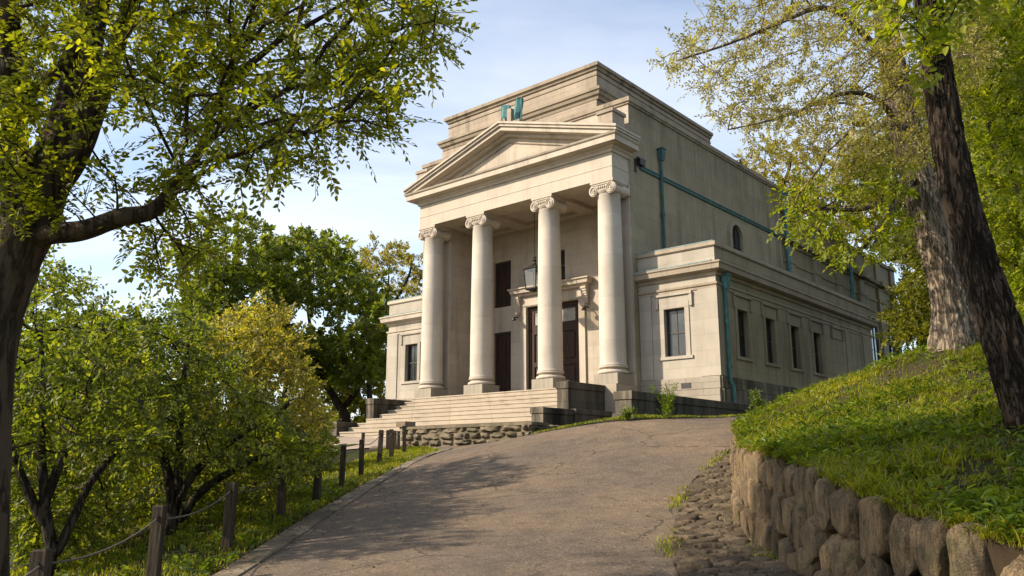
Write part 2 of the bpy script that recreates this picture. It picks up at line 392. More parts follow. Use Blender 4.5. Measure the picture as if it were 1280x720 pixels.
# side wings
def wing(side):
    f = (lambda a: a) if side > 0 else (lambda a: 2*(-4.48)-a)
    m = MB()
    holes = [tuple(sorted((f(1.45), f(2.21))))+(.90, 2.47)]
    lo, hi = sorted((f(.48), f(3.35)))
    m.wall('a', .9, lo, hi, -1.9, 4.42, holes, .2, 1)
    sh = [(2.28+2.16*k, 3.04+2.16*k, .90, 2.47) for k in range(4)] if side > 0 else []
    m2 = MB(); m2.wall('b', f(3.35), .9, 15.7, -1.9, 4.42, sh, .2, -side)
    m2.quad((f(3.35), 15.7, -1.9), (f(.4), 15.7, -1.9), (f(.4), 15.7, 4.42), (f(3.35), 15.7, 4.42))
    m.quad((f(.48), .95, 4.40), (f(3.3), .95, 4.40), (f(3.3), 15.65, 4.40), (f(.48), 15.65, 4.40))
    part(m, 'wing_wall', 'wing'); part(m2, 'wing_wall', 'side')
    path = [(.5, .9), (3.35, .9), (3.35, 15.7), (.4, 15.7)]
    if side < 0: path = [(f(a), b) for a, b in path][::-1]
    m = MB()
    m.sweep(path, [(0, 4.33), (.04, 4.33), (.07, 4.36), (.07, 4.48), (-.25, 4.51), (-.25, 4.33)])
    m.sweep(path, [(.002, 3.36), (.05, 3.38), (.08, 3.47), (.20, 3.50), (.26, 3.54), (.28, 3.68), (.32, 3.72), (.32, 3.77), (.002, 3.86)])
    m.sweep(path, [(.002, 2.98), (.03, 2.98), (.03, 3.05), (.07, 3.08), (.08, 3.14), (.002, 3.17)])
    part(m, 'wing_cornice', 'attic' if side > 0 else 'lime_plain')
    m = MB()
    m.sweep(path[:2] if side > 0 else path[-2:], [(.285, 3.776), (.327, 3.772), (.330, 3.80), (.10, 3.868)])
    m.sweep(path[:2] if side > 0 else path[-2:], [(.04, 4.492), (.075, 4.485), (.078, 4.512), (-.2, 4.528)])
    part(m, 'copper_flashing', 'flash')
    m = MB()
    for k, (pp, mt) in enumerate(((path[:2], 'base'), (path[1:], 'cheek')) if side > 0 else ((path[-2:], 'base'), (path[:-1], 'cheek'))):
        m = MB()
        m.sweep(pp, [(.002, -1.9), (.10+.002*k, -1.9), (.10+.002*k, -.22), (.002, -.20)]); m.sweep(pp, [(.002, -.198), (.06+.002*k, -.198), (.06+.002*k, .16), (.002, .19)])
        part(m, 'wing_plinth', mt)
    for a0, a1, b_ in ((2.72, 3.388, .862), (.52, .98, .872)):
        m = MB(); m.box(f(a0), f(a1), b_, .898, .192, 2.976); part(m, 'corner_strip', 'wing')
    m = MB()                                           # window surround on the front
    def surround(u0, u1, z0, z1, P):
        P(u0-.16, u0-.002, .0, .03, z0, z1+.0); P(u1+.002, u1+.16, .0, .03, z0, z1); P(u0-.16, u1+.16, .0, .03, z1+.002, z1+.20)
        P(u0-.30, u1+.30, .0, .09, z1+.42, z1+.50); P(u0-.26, u1+.26, 0, .03, z1+.202, z1+.418)
        P(u0-.30, u0-.20, .0, .07, z1+.02, z1+.418); P(u1+.20, u1+.30, .0, .07, z1+.02, z1+.418)
        P(u0-.24, u1+.24, .0, .05, z0-.10, z0-.002)
    surround(1.45, 2.21, .90, 2.47, lambda u0, u1, o0, o1, z0, z1: m.box(f(u0), f(u1), .899-o0, .899-o1, z0, z1))
    part(m, 'window_surround', 'wing')
    if side > 0:
        ks = [(2.28+2.16*k, 3.04+2.16*k) for k in range(4)]
        for u0, u1 in ks:
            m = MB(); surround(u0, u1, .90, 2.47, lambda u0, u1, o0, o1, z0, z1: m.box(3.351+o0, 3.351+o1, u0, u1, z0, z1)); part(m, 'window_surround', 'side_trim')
        m = MB(); surround(11.0, 11.76, .90, 2.47, lambda u0, u1, o0, o1, z0, z1: m.box(3.351+o0, 3.351+o1, u0, u1, z0, z1) if z0 > 2.4 else None)
        part(m, 'blind_window', 'side_trim')
        for b0, b1 in ((.94, 1.5), (12.35, 12.75), (14.5, 15.6)):
            m = MB(); m.box(3.351, 3.385, b0, b1, .19, 2.976); part(m, 'corner_strip', 'side_trim')
        for u0, u1 in ks: sash(3.35-.17, u0, u1, .90, 2.47, 'b', 'pane')
    sash(.9+.17, *sorted((f(1.45), f(2.21))), .90, 2.47, 'a', 'curtained' if side > 0 else 'pane')
def sash(fixed, u0, u1, z0, z1, along, pane):
    """timber sash: frame, meeting rail and bars; its pane is a child"""
    m = MB(); B = (lambda u0, u1, d0, d1, z0, z1: m.box(u0, u1, fixed+d0, fixed+d1, z0, z1)) if along == 'a' else (lambda u0, u1, d0, d1, z0, z1: m.box(fixed-d1, fixed-d0, u0, u1, z0, z1))
    w = .055; zm = (z0+z1)/2
    B(u0, u0+w, -.03, .03, z0, z1); B(u1-w, u1, -.03, .03, z0, z1); B(u0+w, u1-w, -.03, .03, z0, z0+w); B(u0+w, u1-w, -.03, .03, z1-w, z1)
    B(u0+w, u1-w, -.03, .03, zm-.025, zm+.025)
    uc = (u0+u1)/2
    B(uc-.012, uc+.012, -.02, .02, z0+w, zm-.025); B(uc-.012, uc+.012, -.02, .02, zm+.025, z1-w)
    fr = part(m, 'window', 'winframe')
    m = MB(); B = (lambda u0, u1, d0, d1, z0, z1: m.box(u0, u1, fixed+d0, fixed+d1, z0, z1)) if along == 'a' else (lambda u0, u1, d0, d1, z0, z1: m.box(fixed-d1, fixed-d0, u0, u1, z0, z1))
    B(u0+.01, u1-.01, .0, .008, z0+.01, z1-.01)
    m.build('pane', M[pane], fr)
wing(1); wing(-1)

# shuttered openings of the porch back wall
def panelled(h, rows, name='door', label=None):
    u0, u1, z0, z1 = h; b = 2.6+.16; w = .07
    m = MB(); m.box(u0, u0+w, b-.06, b+.05, z0, z1); m.box(u1-w, u1, b-.06, b+.05, z0, z1); m.box(u0+w, u1-w, b-.06, b+.05, z1-w, z1)
    fr = part(m, name, 'winframe')
    if label: fr['label'] = label
    uc = (u0+u1)/2
    for s0, s1 in ((u0+w+.004, uc-.004), (uc+.004, u1-w-.004)):
        m = MB(); m.box(s0, s1, b, b+.04, z0+.006, z1-w-.004)
        hh = (z1-w-z0)/rows
        for k in range(rows):
            za, zb = z0+.006+k*hh, z0+(k+1)*hh-.008
            m.box(s0, s0+.08, b-.03, b-.001, za, zb); m.box(s1-.08, s1, b-.03, b-.001, za, zb)
            m.box(s0+.08, s1-.08, b-.03, b-.001, za, za+.08); m.box(s0+.08, s1-.08, b-.03, b-.001, zb-.08, zb)
            m.box(s0+.14, s1-.14, b-.018, b-.001, za+.14, zb-.14)
        m.build('leaf', M['door'], fr)
for h, r in ((Lw[0], 2), (Lw[1], 2), (Rw[0], 2), (Rw[1], 2)): panelled(h, r, 'door' if h[2] < 1 else 'shutter')
sash(2.6+.16, Cw[0], Cw[1], Cw[2], Cw[3], 'a', 'pane')
# main door: frame, two tall leaves with a pale transom light each
u0, u1, z0, z1 = DR; b = 2.6+.14; w = .13
m = MB(); m.box(u0, u0+w, b-.07, b+.08, z0, z1); m.box(u1-w, u1, b-.07, b+.08, z0, z1); m.box(u0+w, u1-w, b-.07, b+.08, z1-w, z1)
fr = part(m, 'entrance_door', 'door'); uc = (u0+u1)/2
for s0, s1 in ((u0+w+.005, uc-.005), (uc+.005, u1-w-.005)):
    m = MB(); zt = 2.72
    m.box(s0, s1, b+.02, b+.06, z0+.01, zt+.1)
    for k in range(1):
        za, zb = .16, 2.6
        m.box(s0, s0+.14, b-.03, b+.018, z0+.01, zt+.1); m.box(s1-.14, s1, b-.03, b+.018, z0+.01, zt+.1)
        for q0, q1 in ((.01, .30), (1.25, 1.43), (2.56, 2.82)): m.box(s0+.14, s1-.14, b-.03, b+.018, q0, q1)
        for q0, q1 in ((.38, 1.17), (1.51, 2.48)): m.box(s0+.22, s1-.22, b-.012, b+.018, q0, q1)
    for q0, q1, r0, r1 in ((s0, s1, 2.825, 2.93), (s0, s1, 3.44, 3.54), (s0, s0+.15, 2.93, 3.44), (s1-.15, s1, 2.93, 3.44)): m.box(q0, q1, b-.03, b+.03, r0, r1)
    m.build('door_leaf', M['door'], fr)
    m = MB(); m.box(s0+.14, s1-.14, b, b+.01, 2.92, 3.45); m.build('transom_pane', M['pale_pane'], fr)
# door surround: jambs, frieze, brackets, projecting hood
m = MB()
m.box(-6.12, u0-.004, 2.52, 2.597, .0, 3.68); m.box(u1+.004, -2.93, 2.52, 2.597, .0, 3.68); m.box(-6.12, -2.93, 2.52, 2.597, 3.684, 4.12)
m.box(-6.02, -3.03, 2.49, 2.519, 3.72, 3.80)
m.sweep([(-6.25, 2.597), (-6.25, 2.45), (-2.80, 2.45), (-2.80, 2.597)], [(-.16, 4.122), (.05, 4.122), (.08, 4.20), (.20, 4.24), (.22, 4.36), (.28, 4.40), (.28, 4.45), (-.16, 4.47)])
for a in (-6.20, -2.85):
    for k in range(7):
        f = k/6; m.box(a-.13+.02*f, a+.13-.02*f, 2.30+.17*f, 2.516, 4.115-.10*(k+1)*.9, 4.115-.10*k*.9-.002)
    m.lathe([(.07, -.12), (.07, .12)], (a, 2.42, 3.44), 12, 'y')
part(m, 'door_surround', 'lime_plain')
for a in (-6.2, -2.72):
    m = MB(); m.tube([(a, 2.50, 3.28), (a, 2.30, 3.30), (a, 2.22, 3.24)], .025, 6); m.lathe([(.03, .10), (.10, .0), (.11, -.03)], (a, 2.20, 3.18), 12)
    part(m, 'wall_lamp', 'iron')
# bronze acroterion on the apex: two curled verdigris plumes on a block
m = MB(); m.box(-4.7, -3.5, -.62, .1, 10.0, 10.13); m.box(-4.22, -4.02, -.50, -.2, 10.132, 10.75)
part(m, 'ornament_base', 'attic')
def plume(a0, prof, lean):
    """a curled bronze plume: a ribbed plate of varying width bent forward, with a rolled edge"""
    m = MB(); n = len(prof)-1
    L_ = [(a0+c-w, -.40-.03*math.sin(k*.7), 10.12+z) for k, (z, c, w) in enumerate(prof)]
    C_ = [(a0+c, -.50-.03*math.sin(k*.7), 10.12+z) for k, (z, c, w) in enumerate(prof)]
    R_ = [(a0+c+w, -.40-.03*math.sin(k*.7), 10.12+z+.03) for k, (z, c, w) in enumerate(prof)]
    bk = lambda p: (p[0], p[1]+.10, p[2])
    for k in range(n):
        m.quad(L_[k], C_[k], C_[k+1], L_[k+1]); m.quad(C_[k], R_[k], R_[k+1], C_[k+1])
        m.quad(bk(L_[k+1]), bk(C_[k+1]), bk(C_[k]), bk(L_[k])); m.quad(bk(C_[k+1]), bk(R_[k+1]), bk(R_[k]), bk(C_[k]))
        m.quad(L_[k], L_[k+1], bk(L_[k+1]), bk(L_[k])); m.quad(R_[k+1], R_[k], bk(R_[k]), bk(R_[k+1]))
    for E_ in ((L_[0], C_[0], R_[0]), (L_[-1], C_[-1], R_[-1])): m.quad(E_[0], E_[1], bk(E_[1]), bk(E_[0])); m.quad(E_[1], E_[2], bk(E_[2]), bk(E_[1]))
    m.tube([(L_[4][0] if lean < 0 else R_[4][0], -.38, 10.1), (L_[4][0] if lean < 0 else R_[4][0], -.38, 10.12+prof[-1][0]+.03)], .03, 6)
    m.tube([(a0+prof[0][1], -.42, 10.1), (a0+prof[2][1], -.42, 10.12+prof[2][0])], .05, 7)
    part(m, 'bronze_ornament', 'copper')
plume(-4.42, [(0, .13, .06), (.12, .14, .06), (.26, .13, .07), (.34, .08, .13), (.42, .02, .19), (.55, .0, .21), (.70, .0, .21), (.82, .0, .20), (.88, -.10, .10)], -1)
plume(-3.80, [(0, .0, .11), (.12, .0, .10), (.28, .01, .11), (.36, .02, .15), (.5, .03, .17), (.65, .04, .18), (.8, .05, .18), (.92, .05, .17), (.96, .09, .11)], 1)

# rain goods and fittings on the side
def pipe(pts, r=.075, head=None, name='downpipe', mat='copper'):
    m = MB(); m.tube(pts, r, 10)
    zs = np.arange(min(p[2] for p in pts)+.5, max(p[2] for p in pts), 1.4)
    for z in zs:
        a, b_, _ = min(pts, key=lambda p: abs(p[2]-z)); m.lathe([(r*1.35, -.05), (r*1.35, .05)], (a, b_, z), 10)
    if head:
        a, b_, z = head; m.box(a-.10, a+.10, b_-.11, b_+.11, z-.05, z+.14); m.box(a-.13, a+.13, b_-.14, b_+.14, z+.142, z+.18)
        m.add([(a-.095, b_-.105, z-.05), (a+.095, b_-.105, z-.05), (a+.095, b_+.105, z-.05), (a-.095, b_+.105, z-.05), (a-.07, b_-.07, z-.3), (a+.07, b_-.07, z-.3), (a+.07, b_+.07, z-.3), (a-.07, b_+.07, z-.3)], [(0, 1, 5, 4), (1, 2, 6, 5), (2, 3, 7, 6), (3, 0, 4, 7)])
    return part(m, name, mat)
pipe([(.59, 2.58, 4.4), (.59, 2.58, 8.6)], .06, (.62, 2.58, 8.65), mat='copper_dull')
pipe([(.72, 13.55, 4.4), (.72, 13.55, 10.0)], .09, (.74, 13.55, 9.85))
pipe([(3.47, 1.30, 3.30), (3.47, 1.30, .05), (3.51, 1.42, -.12), (3.53, 1.42, -1.4)], .06, (3.50, 1.30, 3.25))
m = MB(); m.sweep([(.5, 1.2), (.5, 13.3)], [(.003, 7.66), (.05, 7.66), (.06, 7.68), (.06, 7.76), (.08, 7.78), (.08, 7.81), (.003, 7.83)]); part(m, 'gutter', 'copper_dull')
m = MB(); m.box(.503, .68, 1.0, 1.34, 7.78, 7.98); m.box(.56, .66, .92, 1.42, 7.985, 8.03); m.box(.51, .55, .88, .98, 7.5, 7.98)
part(m, 'floodlight', 'iron')
m = MB(); m.box(2.0, 2.36, .835, .838, -.16, .02)
for k in range(4): m.box(2.02, 2.34, .825, .834, -.14+.04*k, -.12+.04*k)
part(m, 'vent_grille', 'iron')
def arch_window(a, b0, w, z0, zs, along='b', pane='pane', deep=.10, frame_mat='side_trim', name='window'):
    """arched opening on the side: moulded stone arch with a glazed light set back inside it"""
    m = MB(); n = 16; r = w/2
    def ring(rr): return [(b0-rr, z0)]+[(b0-rr*math.cos(math.pi*k/n), zs+rr*math.sin(math.pi*k/n)) for k in range(n+1)]+[(b0+rr, z0)]
    o, i = ring(r+.17), ring(r)
    for k in range(len(o)-1):
        (x0, y0), (x1, y1), (p0, q0), (p1, q1) = o[k], o[k+1], i[k], i[k+1]
        m.quad((a+deep, x0, y0), (a+deep, x1, y1), (a+deep, p1, q1), (a+deep, p0, q0))
        m.quad((a+deep, p0, q0), (a+deep, p1, q1), (a+.003, p1, q1), (a+.003, p0, q0))
        m.quad((a+deep, x0, y0), (a+.003, x0, y0), (a+.003, x1, y1), (a+deep, x1, y1))
    m.box(a+.003, a+deep+.06, b0-r-.22, b0+r+.22, z0-.13, z0-.002)
    fr = part(m, name, frame_mat)
    m = MB(); m.add([(a+.012, y, z) for y, z in i], [tuple(range(len(i)))])
    m.build('pane', M[pane], fr)
    m = MB(); m.box(a+.014, a+.05, b0-.02, b0+.02, z0, zs+r*.98)
    for z in np.arange(z0+.6, zs+.1, .7): m.box(a+.014, a+.04, b0-r, b0-.021, z-.015, z+.015); m.box(a+.014, a+.04, b0+.021, b0+r, z-.015, z+.015)
    m.build('glazing_bar', M['winframe'], fr)
arch_window(.5, 8.5, .95, 5.0, 6.75, deep=.14)

# rear section with pilasters and tall arched windows
ra = .28
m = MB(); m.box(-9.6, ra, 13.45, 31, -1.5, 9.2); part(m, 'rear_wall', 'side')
m = MB()
pth = [(ra, 13.6), (ra, 31), (-9.6, 31)]
m.sweep(pth, [(.0, 9.2), (.10, 9.2), (.13, 9.28), (.13, 9.40), (-.3, 9.44), (-.3, 9.2)])
m.sweep(pth, [(.002, 7.6), (.08, 7.62), (.12, 7.72), (.30, 7.76), (.36, 7.92), (.002, 8.0)])
m.sweep(pth, [(.002, 6.75), (.05, 6.75), (.07, 6.9), (.002, 6.93)]); m.sweep(pth, [(.002, 6.1), (.04, 6.1), (.05, 6.2), (.002, 6.22)])
for b_ in (14.6, 17.9, 21.2, 24.5, 27.8, 30.6):
    m.box(ra+.001, ra+.16, b_-.38, b_+.38, -1.5, 7.58); m.box(ra+.001, ra+.20, b_-.42, b_+.42, 6.74, 6.94)
    m.box(ra+.001, ra+.46, b_-.5, b_+.5, 7.70, 7.97); m.box(ra+.001, ra+.12, b_-.42, b_+.42, 8.01, 9.19); m.box(ra+.001, ra+.22, b_-.47, b_+.47, 9.21, 9.405)
part(m, 'rear_pilaster', 'side_trim')
for b_ in (16.25, 19.55, 22.85, 26.15, 29.2): arch_window(ra, b_, 1.3, .4, 5.0)
pipe([(ra+.42, 22.0, -.5), (ra+.42, 22.0, 8.0)], .10, (ra+.42, 22.0, 7.9)); pipe([(ra+.3, 30.0, -.5), (ra+.3, 30.0, 7.2)], .10, (ra+.36, 30.0, 7.1))

# ------------------------------------------------------------------ lantern hanging in the porch
LP = W(-4.12, 1.0, 3.92)
lan = empty('hanging_lantern', tuple(LP), RZ)
tag(lan, 'square black iron lantern hanging from the porch ceiling', 'lantern')
m = MB()
w0, w1, h = .24, .295, .80
for sx in (-1, 1):
    for sy in (-1, 1): m.tube([(sx*w0, sy*w0, .02), (sx*w1, sy*w1, h)], .03, 4, False)
for wv, z in ((w0, .02), (w1, h)):
    c = [(-wv, -wv, z), (wv, -wv, z), (wv, wv, z), (-wv, wv, z)]
    for k in range(4): m.tube([c[k], c[(k+1) % 4]], .034, 4, False)
m.add([(-.31, -.31, h+.02), (.31, -.31, h+.02), (.31, .31, h+.02), (-.31, .31, h+.02), (-.09, -.09, h+.17), (.09, -.09, h+.17), (.09, .09, h+.17), (-.09, .09, h+.17)], [(3, 2, 1, 0), (0, 1, 5, 4), (1, 2, 6, 5), (2, 3, 7, 6), (3, 0, 4, 7), (4, 5, 6, 7)])
m.lathe([(.05, h+.172), (.09, h+.2), (.05, h+.24), (.035, h+.3), (.10, h+.34), (.03, h+.38), (.06, h+.46), (.015, h+.52)], (0, 0, 0), 12)
m.lathe([(.01, -.08), (.04, -.04), (.05, 0.0), (.03, .018)], (0, 0, 0), 10)
m.box(-.2, .2, -.2, .2, -.0, .018)
m.build('lantern_frame', M['iron'], lan)
m = MB(); c0 = [(-w0, -w0, .03), (w0, -w0, .03), (w0, w0, .03), (-w0, w0, .03)]; c1 = [(x/w0*w1, y/w0*w1, h) for x, y, z in c0]
for k in range(4): j = (k+1) % 4; m.quad(c0[k], c0[j], c1[j], c1[k])
m.build('glass', M['lantern_glass'], lan)
m = MB(); m.tube([(0, 0, h+.5), (0, 0, 3.19)], .014, 6); m.lathe([(.07, 3.14), (.07, 3.2)], (0, 0, 0), 10); m.build('rod', M['iron'], lan)
m = MB(); m.tube([(0, 0, .02), (0, 0, .2)], .03, 8)
for k in range(3): a = k*2.1; m.tube([(.06*math.cos(a), .06*math.sin(a), .1), (.06*math.cos(a), .06*math.sin(a), .32)], .014, 6)
m.build('candle_cluster', M['pale_pane'], lan)

# ------------------------------------------------------------------ stairs with cheek walls
st = empty('stone_staircase', tuple(W(-4.5, -4, -1.45)), RZ)
tag(st, 'broad flight of pale stone steps with stained cheek walls before the portico', 'staircase')
SO = np.array([-4.5, -4, -1.45])
m = MB(); n = 9; zt = 0.0
for k in range(n):
    z1 = -.006-.172*k; b0 = -.72-.40*k
    lo, hi = (-8.93, -.42) if b0 > -2.6 else (-9.2, -.2)
    m.box(lo, hi, b0, .4 if k == 0 else -.3-.40*k+.02, -1.9, z1)
    m.box(lo+.01, hi-.01, b0-.022, b0-.001, z1-.045, z1-.004)
m.build('steps', M['step'], st, SO)
def cheek(a0, a1, b0, b1, z0, z1, top=.22):
    m = MB(); m.box(a0+.03, a1-.03, b0+.03, b1, z0, z1-top); m.box(a0, a1, b0, b1, z1-top+.002, z1)
    darken_side(m.build('cheek_wall', M['cheek'], st, SO, bevel=.015))
cheek(-.40, .10, -2.6, .46, -1.9, -.04); cheek(-9.45, -8.95, -2.6, .5, -1.9, -.10)
cheek(-.22, .28, -4.05, -2.58, -2.0, -.90, .18); cheek(-9.72, -9.22, -4.05, -2.58, -2.0, -1.02, .18)
cheek(.12, .34, -2.56, .4, -1.9, -.88, .16); cheek(-10.1, -9.48, -1.9, .5, -1.9, -.62, .18)
# low retaining wall beside the wing
lw = MB(); o = np.array([3.75, -2, -1.3])
lw.box(3.48, 3.97, -5.17, 4.0, -2.0, -.93); lw.box(3.45, 4.0, -5.2, 4.0, -.928, -.715); lw.box(3.42, 4.05, -5.23, 4.0, -2.0, -1.27)
q = darken_side(lw.build('low_stone_wall', M['cheek'], None, o, tuple(W(*o)), RZ, bevel=.015))
tag(q, 'low grey stone wall with dark rain stains below the right wing', 'wall')
# rubble wall that carries the terrace in front of the stairs
def rubble(mb, p0, p1, z0, z1, seed, out):
    """courses of rough stones: every stone a lumpy rounded block of its own size"""
    r = random.Random(seed); d = np.array(p1)-np.array(p0); L = np.linalg.norm(d); d = d/L; nn = np.array(out, float)
    z = z1
    while z > z0:
        hz = r.uniform(.15, .27); u = -r.random()*.3
        while u < L:
            w = r.uniform(.22, .85); a, b_ = max(u, 0), min(u+w, L)
            if b_-a > .06:
                hh = hz*r.uniform(.86, 1.08); pr = r.uniform(.0, .09); ph = [r.uniform(0, 6) for _ in range(4)]
                nu, nv = max(3, int((b_-a)/.07)), 5; vs = []
                for iv in range(nv+1):
                    for iu in range(nu+1):
                        x, y = iu/nu*2-1, iv/nv*2-1
                        e = 1-max(abs(x)**5, abs(y)**4)
                        o_ = pr*e+.03*e*math.sin(x*2.3+ph[0]+y*3)+.02*e*math.sin(x*6+ph[1])*math.sin(y*4+ph[2])-.10*(1-e)**1.0
                        q = np.array(p0)+d*(a+(b_-a)*iu/nu)+nn*o_
                        vs.append((*q, z-hh+hh*iv/nv+.012*math.sin(iu*1.7+ph[3])))
                fs = [(iv*(nu+1)+iu, iv*(nu+1)+iu+1, (iv+1)*(nu+1)+iu+1, (iv+1)*(nu+1)+iu) for iv in range(nv) for iu in range(nu)]
                mb.add(vs, fs, True)
            u += w
        z -= hz
m = MB(); o = np.array([-2, -4.8, -2])
rubble(m, (-4.7, -5), (.65, -5), -2.3, -1.42, 3, (0, -1)); rubble(m, (.65, -5), (.65, -2.2), -2.2, -1.42, 4, (1, 0)); rubble(m, (-4.7, -4.3), (-4.7, -5), -2.4, -1.42, 5, (-1, 0))
m.box(-4.66, .61, -4.96, -4.35, -2.3, -1.45); m.box(-4.72, .67, -5.04, -4.3, -1.448, -1.37); m.box(-4.82, -4.4, -5.1, -4.66, -1.366, -1.20)
q = m.build('rubble_terrace_wall', M['rubble'], None, o, tuple(W(*o)), RZ)
tag(q, 'rough rubble stone terrace wall below the foot of the steps', 'wall')
# ------------------------------------------------------------------ ground surfaces
def tps_fit(P, lam=.002):
    xy = P[:, :2]/10.; n = len(P)
    d = np.linalg.norm(xy[:, None]-xy[None], axis=2); K = np.where(d > 0, d*d*np.log(d+1e-12), 0)+lam*np.eye(n)
    Q = np.c_[np.ones(n), xy]; A = np.zeros((n+3, n+3)); A[:n, :n] = K; A[:n, n:] = Q; A[n:, :n] = Q.T
    return xy, np.linalg.solve(A, np.r_[P[:, 2], 0, 0, 0])
def tps(f, x, y):
    xy, w = f; x = np.asarray(x, float); y = np.asarray(y, float); s = x.shape; q = np.c_[x.ravel(), y.ravel()]/10.
    out = np.empty(len(q))
    for i in range(0, len(q), 20000):
        qq = q[i:i+20000]; d = np.linalg.norm(qq[:, None]-xy[None], axis=2)
        out[i:i+20000] = np.where(d > 0, d*d*np.log(d+1e-12), 0)@w[:-3]+w[-3]+qq@w[-2:]
    return out.reshape(s)
GP = np.array([(-3.3,0,-.2),(-3.3,6,.31),(-3.3,10,.68),(-3.3,14,1.04),(-3.3,18,1.41),(-3.3,22,1.77),(-3.3,26,2.15),
(0,0,-.05),(0,-6,-.5),(2.5,4,.45),(2.5,7,.74),(2.6,10,1.03),(3,14,1.62),(3,18,2.36),(5.3,19,2.66),(4.2,21.2,2.78),(5.0,22.4,2.86),(6.0,23.8,2.97),(2.95,20.45,2.80),
(7.2,25.4,3.08),(12,26,3.3),(16,32,3.5),(-3.5,26.3,2.22),(.54,22.8,2.42),(-6.4,30.1,2.64),(-5.4,35.7,2.65),(-10,30,2.3),(-14,38,2.2),
(-5,10,.45),(-5,14,.95),(-5,20,1.45),(-9,10,-1.0),(-9,20,.2),(-15,15,-2.5),(-15,28,-.8),(-25,25,-4),(-5,2,-.7),(-9,0,-2),(3,-6,-.3),(8,0,.3),
(-45,45,-4),(-70,0,-7),(-30,-25,-5),(0,-40,-2.5),(40,-30,2),(70,20,4),(50,60,4),(0,85,3),(-40,85,-1),(60,100,4),(8,12,1.8),(8,5,1.0),(0,50,3),(-70,120,-2),(70,160,4)], float)
BP = np.array([(3.05,4.9,1.18),(2.75,5.9,1.35),(2.61,6.9,1.55),(2.58,7.7,1.70),(2.62,9.0,1.81),(2.79,10.2,1.86),(3.3,12,1.95),(4.0,15,2.25),(5.0,18,2.62),(6.5,22,3.05),(9,27,3.35),
(3.7,3.5,.9),(4.6,2,.7),(6,0,.5),(4.5,14.5,2.77),(4.9,14,2.96),(5.8,13.5,3.2),(6.2,13,3.47),(7.0,12.5,3.57),(4.5,7.3,1.95),(3.6,8,1.86),(3.3,6.3,1.45),(6.2,10,2.73),
(8,18,3.6),(12,20,3.8),(14,12,4.2),(10,8,3.7),(8,4,2.6),(14,0,3.5),(20,30,4),(25,15,5.5),(30,0,5),(16,27,3.6)], float)
GF = tps_fit(GP); BF = tps_fit(BP)
def gz(x, y):
    x = np.asarray(x, float); y = np.asarray(y, float)
    r = np.hypot(x, y-20); k = np.clip((r-75)/60, 0, 1); k = k*k*(3-2*k)
    return tps(GF, x, y)*(1-k)+k*(-3.0+.0*x)
bz = lambda x, y: tps(BF, x, y)
def wob(x, y, s=1.0):
    return (np.sin(x*2.1*s+1.3*np.sin(y*1.7*s))+np.sin(y*2.7*s+1.1*np.sin(x*2.3*s+.7))+.6*np.sin((x+y)*5.1*s+np.sin(y*4*s)))/2.6
def grid_mesh(name, X, Y, Z, smooth=True):
    n, k = X.shape; V = np.stack([X, Y, Z], -1).reshape(-1, 3)
    i = np.arange(n-1)[:, None]*k+np.arange(k-1)[None]; i = i.ravel()
    return np_mesh(name, V, np.c_[i, i+1, i+k+1, i+k], smooth=smooth)
def axis(lo, hi, fine0, fine1, fine, grow=1.18):
    a = list(np.arange(fine0, fine1+1e-6, fine)); st_ = fine
    while a[-1] < hi: st_ *= grow; a.append(a[-1]+st_)
    st_ = fine
    while a[0] > lo: st_ *= grow; a.insert(0, a[0]-st_)
    return np.array(a)
gx, gy = axis(-900, 900, -16, 12, .35), axis(-500, 1500, -4, 34, .35)
X, Y = np.meshgrid(gx, gy, indexing='xy')
Zg = gz(X, Y)
near = np.exp(-((X+6)/4.)**2)*(X < -3.6)
Zg = Zg+.06*wob(X, Y, .8)*np.clip((-3.4-X)/1.0, 0, 1)
t = NT('soil_and_turf'); oc = t.coord(); n1 = t.noise(oc, .8, 5, .6); n2 = t.noise(oc, 14, 6, .7)
c = t.mix(t.ramp(n1, [(.38, 0), (.58, 1)]), (.045, .032, .02), (.035, .05, .014))
c = t.mix(t.math('MULTIPLY', n2, .6), c, (.02, .016, .01))
M['ground'] = t.done(t.bsdf(c, .95, t.bump(n2, .9, .05), .1))
tag(link('ground', grid_mesh('ground', X, Y, Zg), M['ground']), kind='structure')

# asphalt
t = NT('worn_asphalt'); oc = t.coord()
v1 = t.vor(oc, 85, out='Color'); v2 = t.vor(oc, 85); n1 = t.noise(oc, .45, 5, .6); n2 = t.noise(oc, 3.0, 5, .65); n3 = t.noise(t.mapping(oc, (.5, .12, 1)), 1.6, 4, .6)
sp = t.n('SeparateColor', i={0: v1}).outputs[0]
c = t.mix(t.ramp(sp, [(.1, 0), (.95, 1)]), (.064, .050, .037), (.172, .133, .096))
v3 = t.n('SeparateColor', i={0: t.vor(oc, 42, out='Color')}).outputs[1]
c = t.mix(t.ramp(v3, [(.92, 0), (.97, .45)]), c, (.26, .215, .165))
c = t.mix(t.ramp(n1, [(.35, 0), (.65, 1)]), c, t.mix(1.0, c, (1.55, 1.42, 1.25), 'MULTIPLY'))
c = t.mix(t.math('MULTIPLY', t.ramp(n2, [(.45, 0), (.75, 1)]), .5), c, (.04, .031, .024))
c = t.mix(t.math('MULTIPLY', t.ramp(n3, [(.55, 0), (.72, 1)]), .35), c, (.125, .10, .076))
fl = t.noise(oc, 26, 3, .5)
c = t.mix(t.math('MULTIPLY', t.ramp(fl, [(.70, 0), (.74, 1)]), .55), c, (.17, .125, .07))
cr = t.vor(t.n('VectorMath', operation='ADD', i={0: oc, 1: t.n('TexNoise', i={'Vector': oc, 'Scale': 1.4, 'Detail': 5}).outputs['Color']}).outputs[0], .33, 'DISTANCE_TO_EDGE')
ck = t.math('MULTIPLY', t.ramp(cr, [(0.0, 1), (.012, 0)]), t.ramp(n1, [(.44, 0), (.52, 1)]))
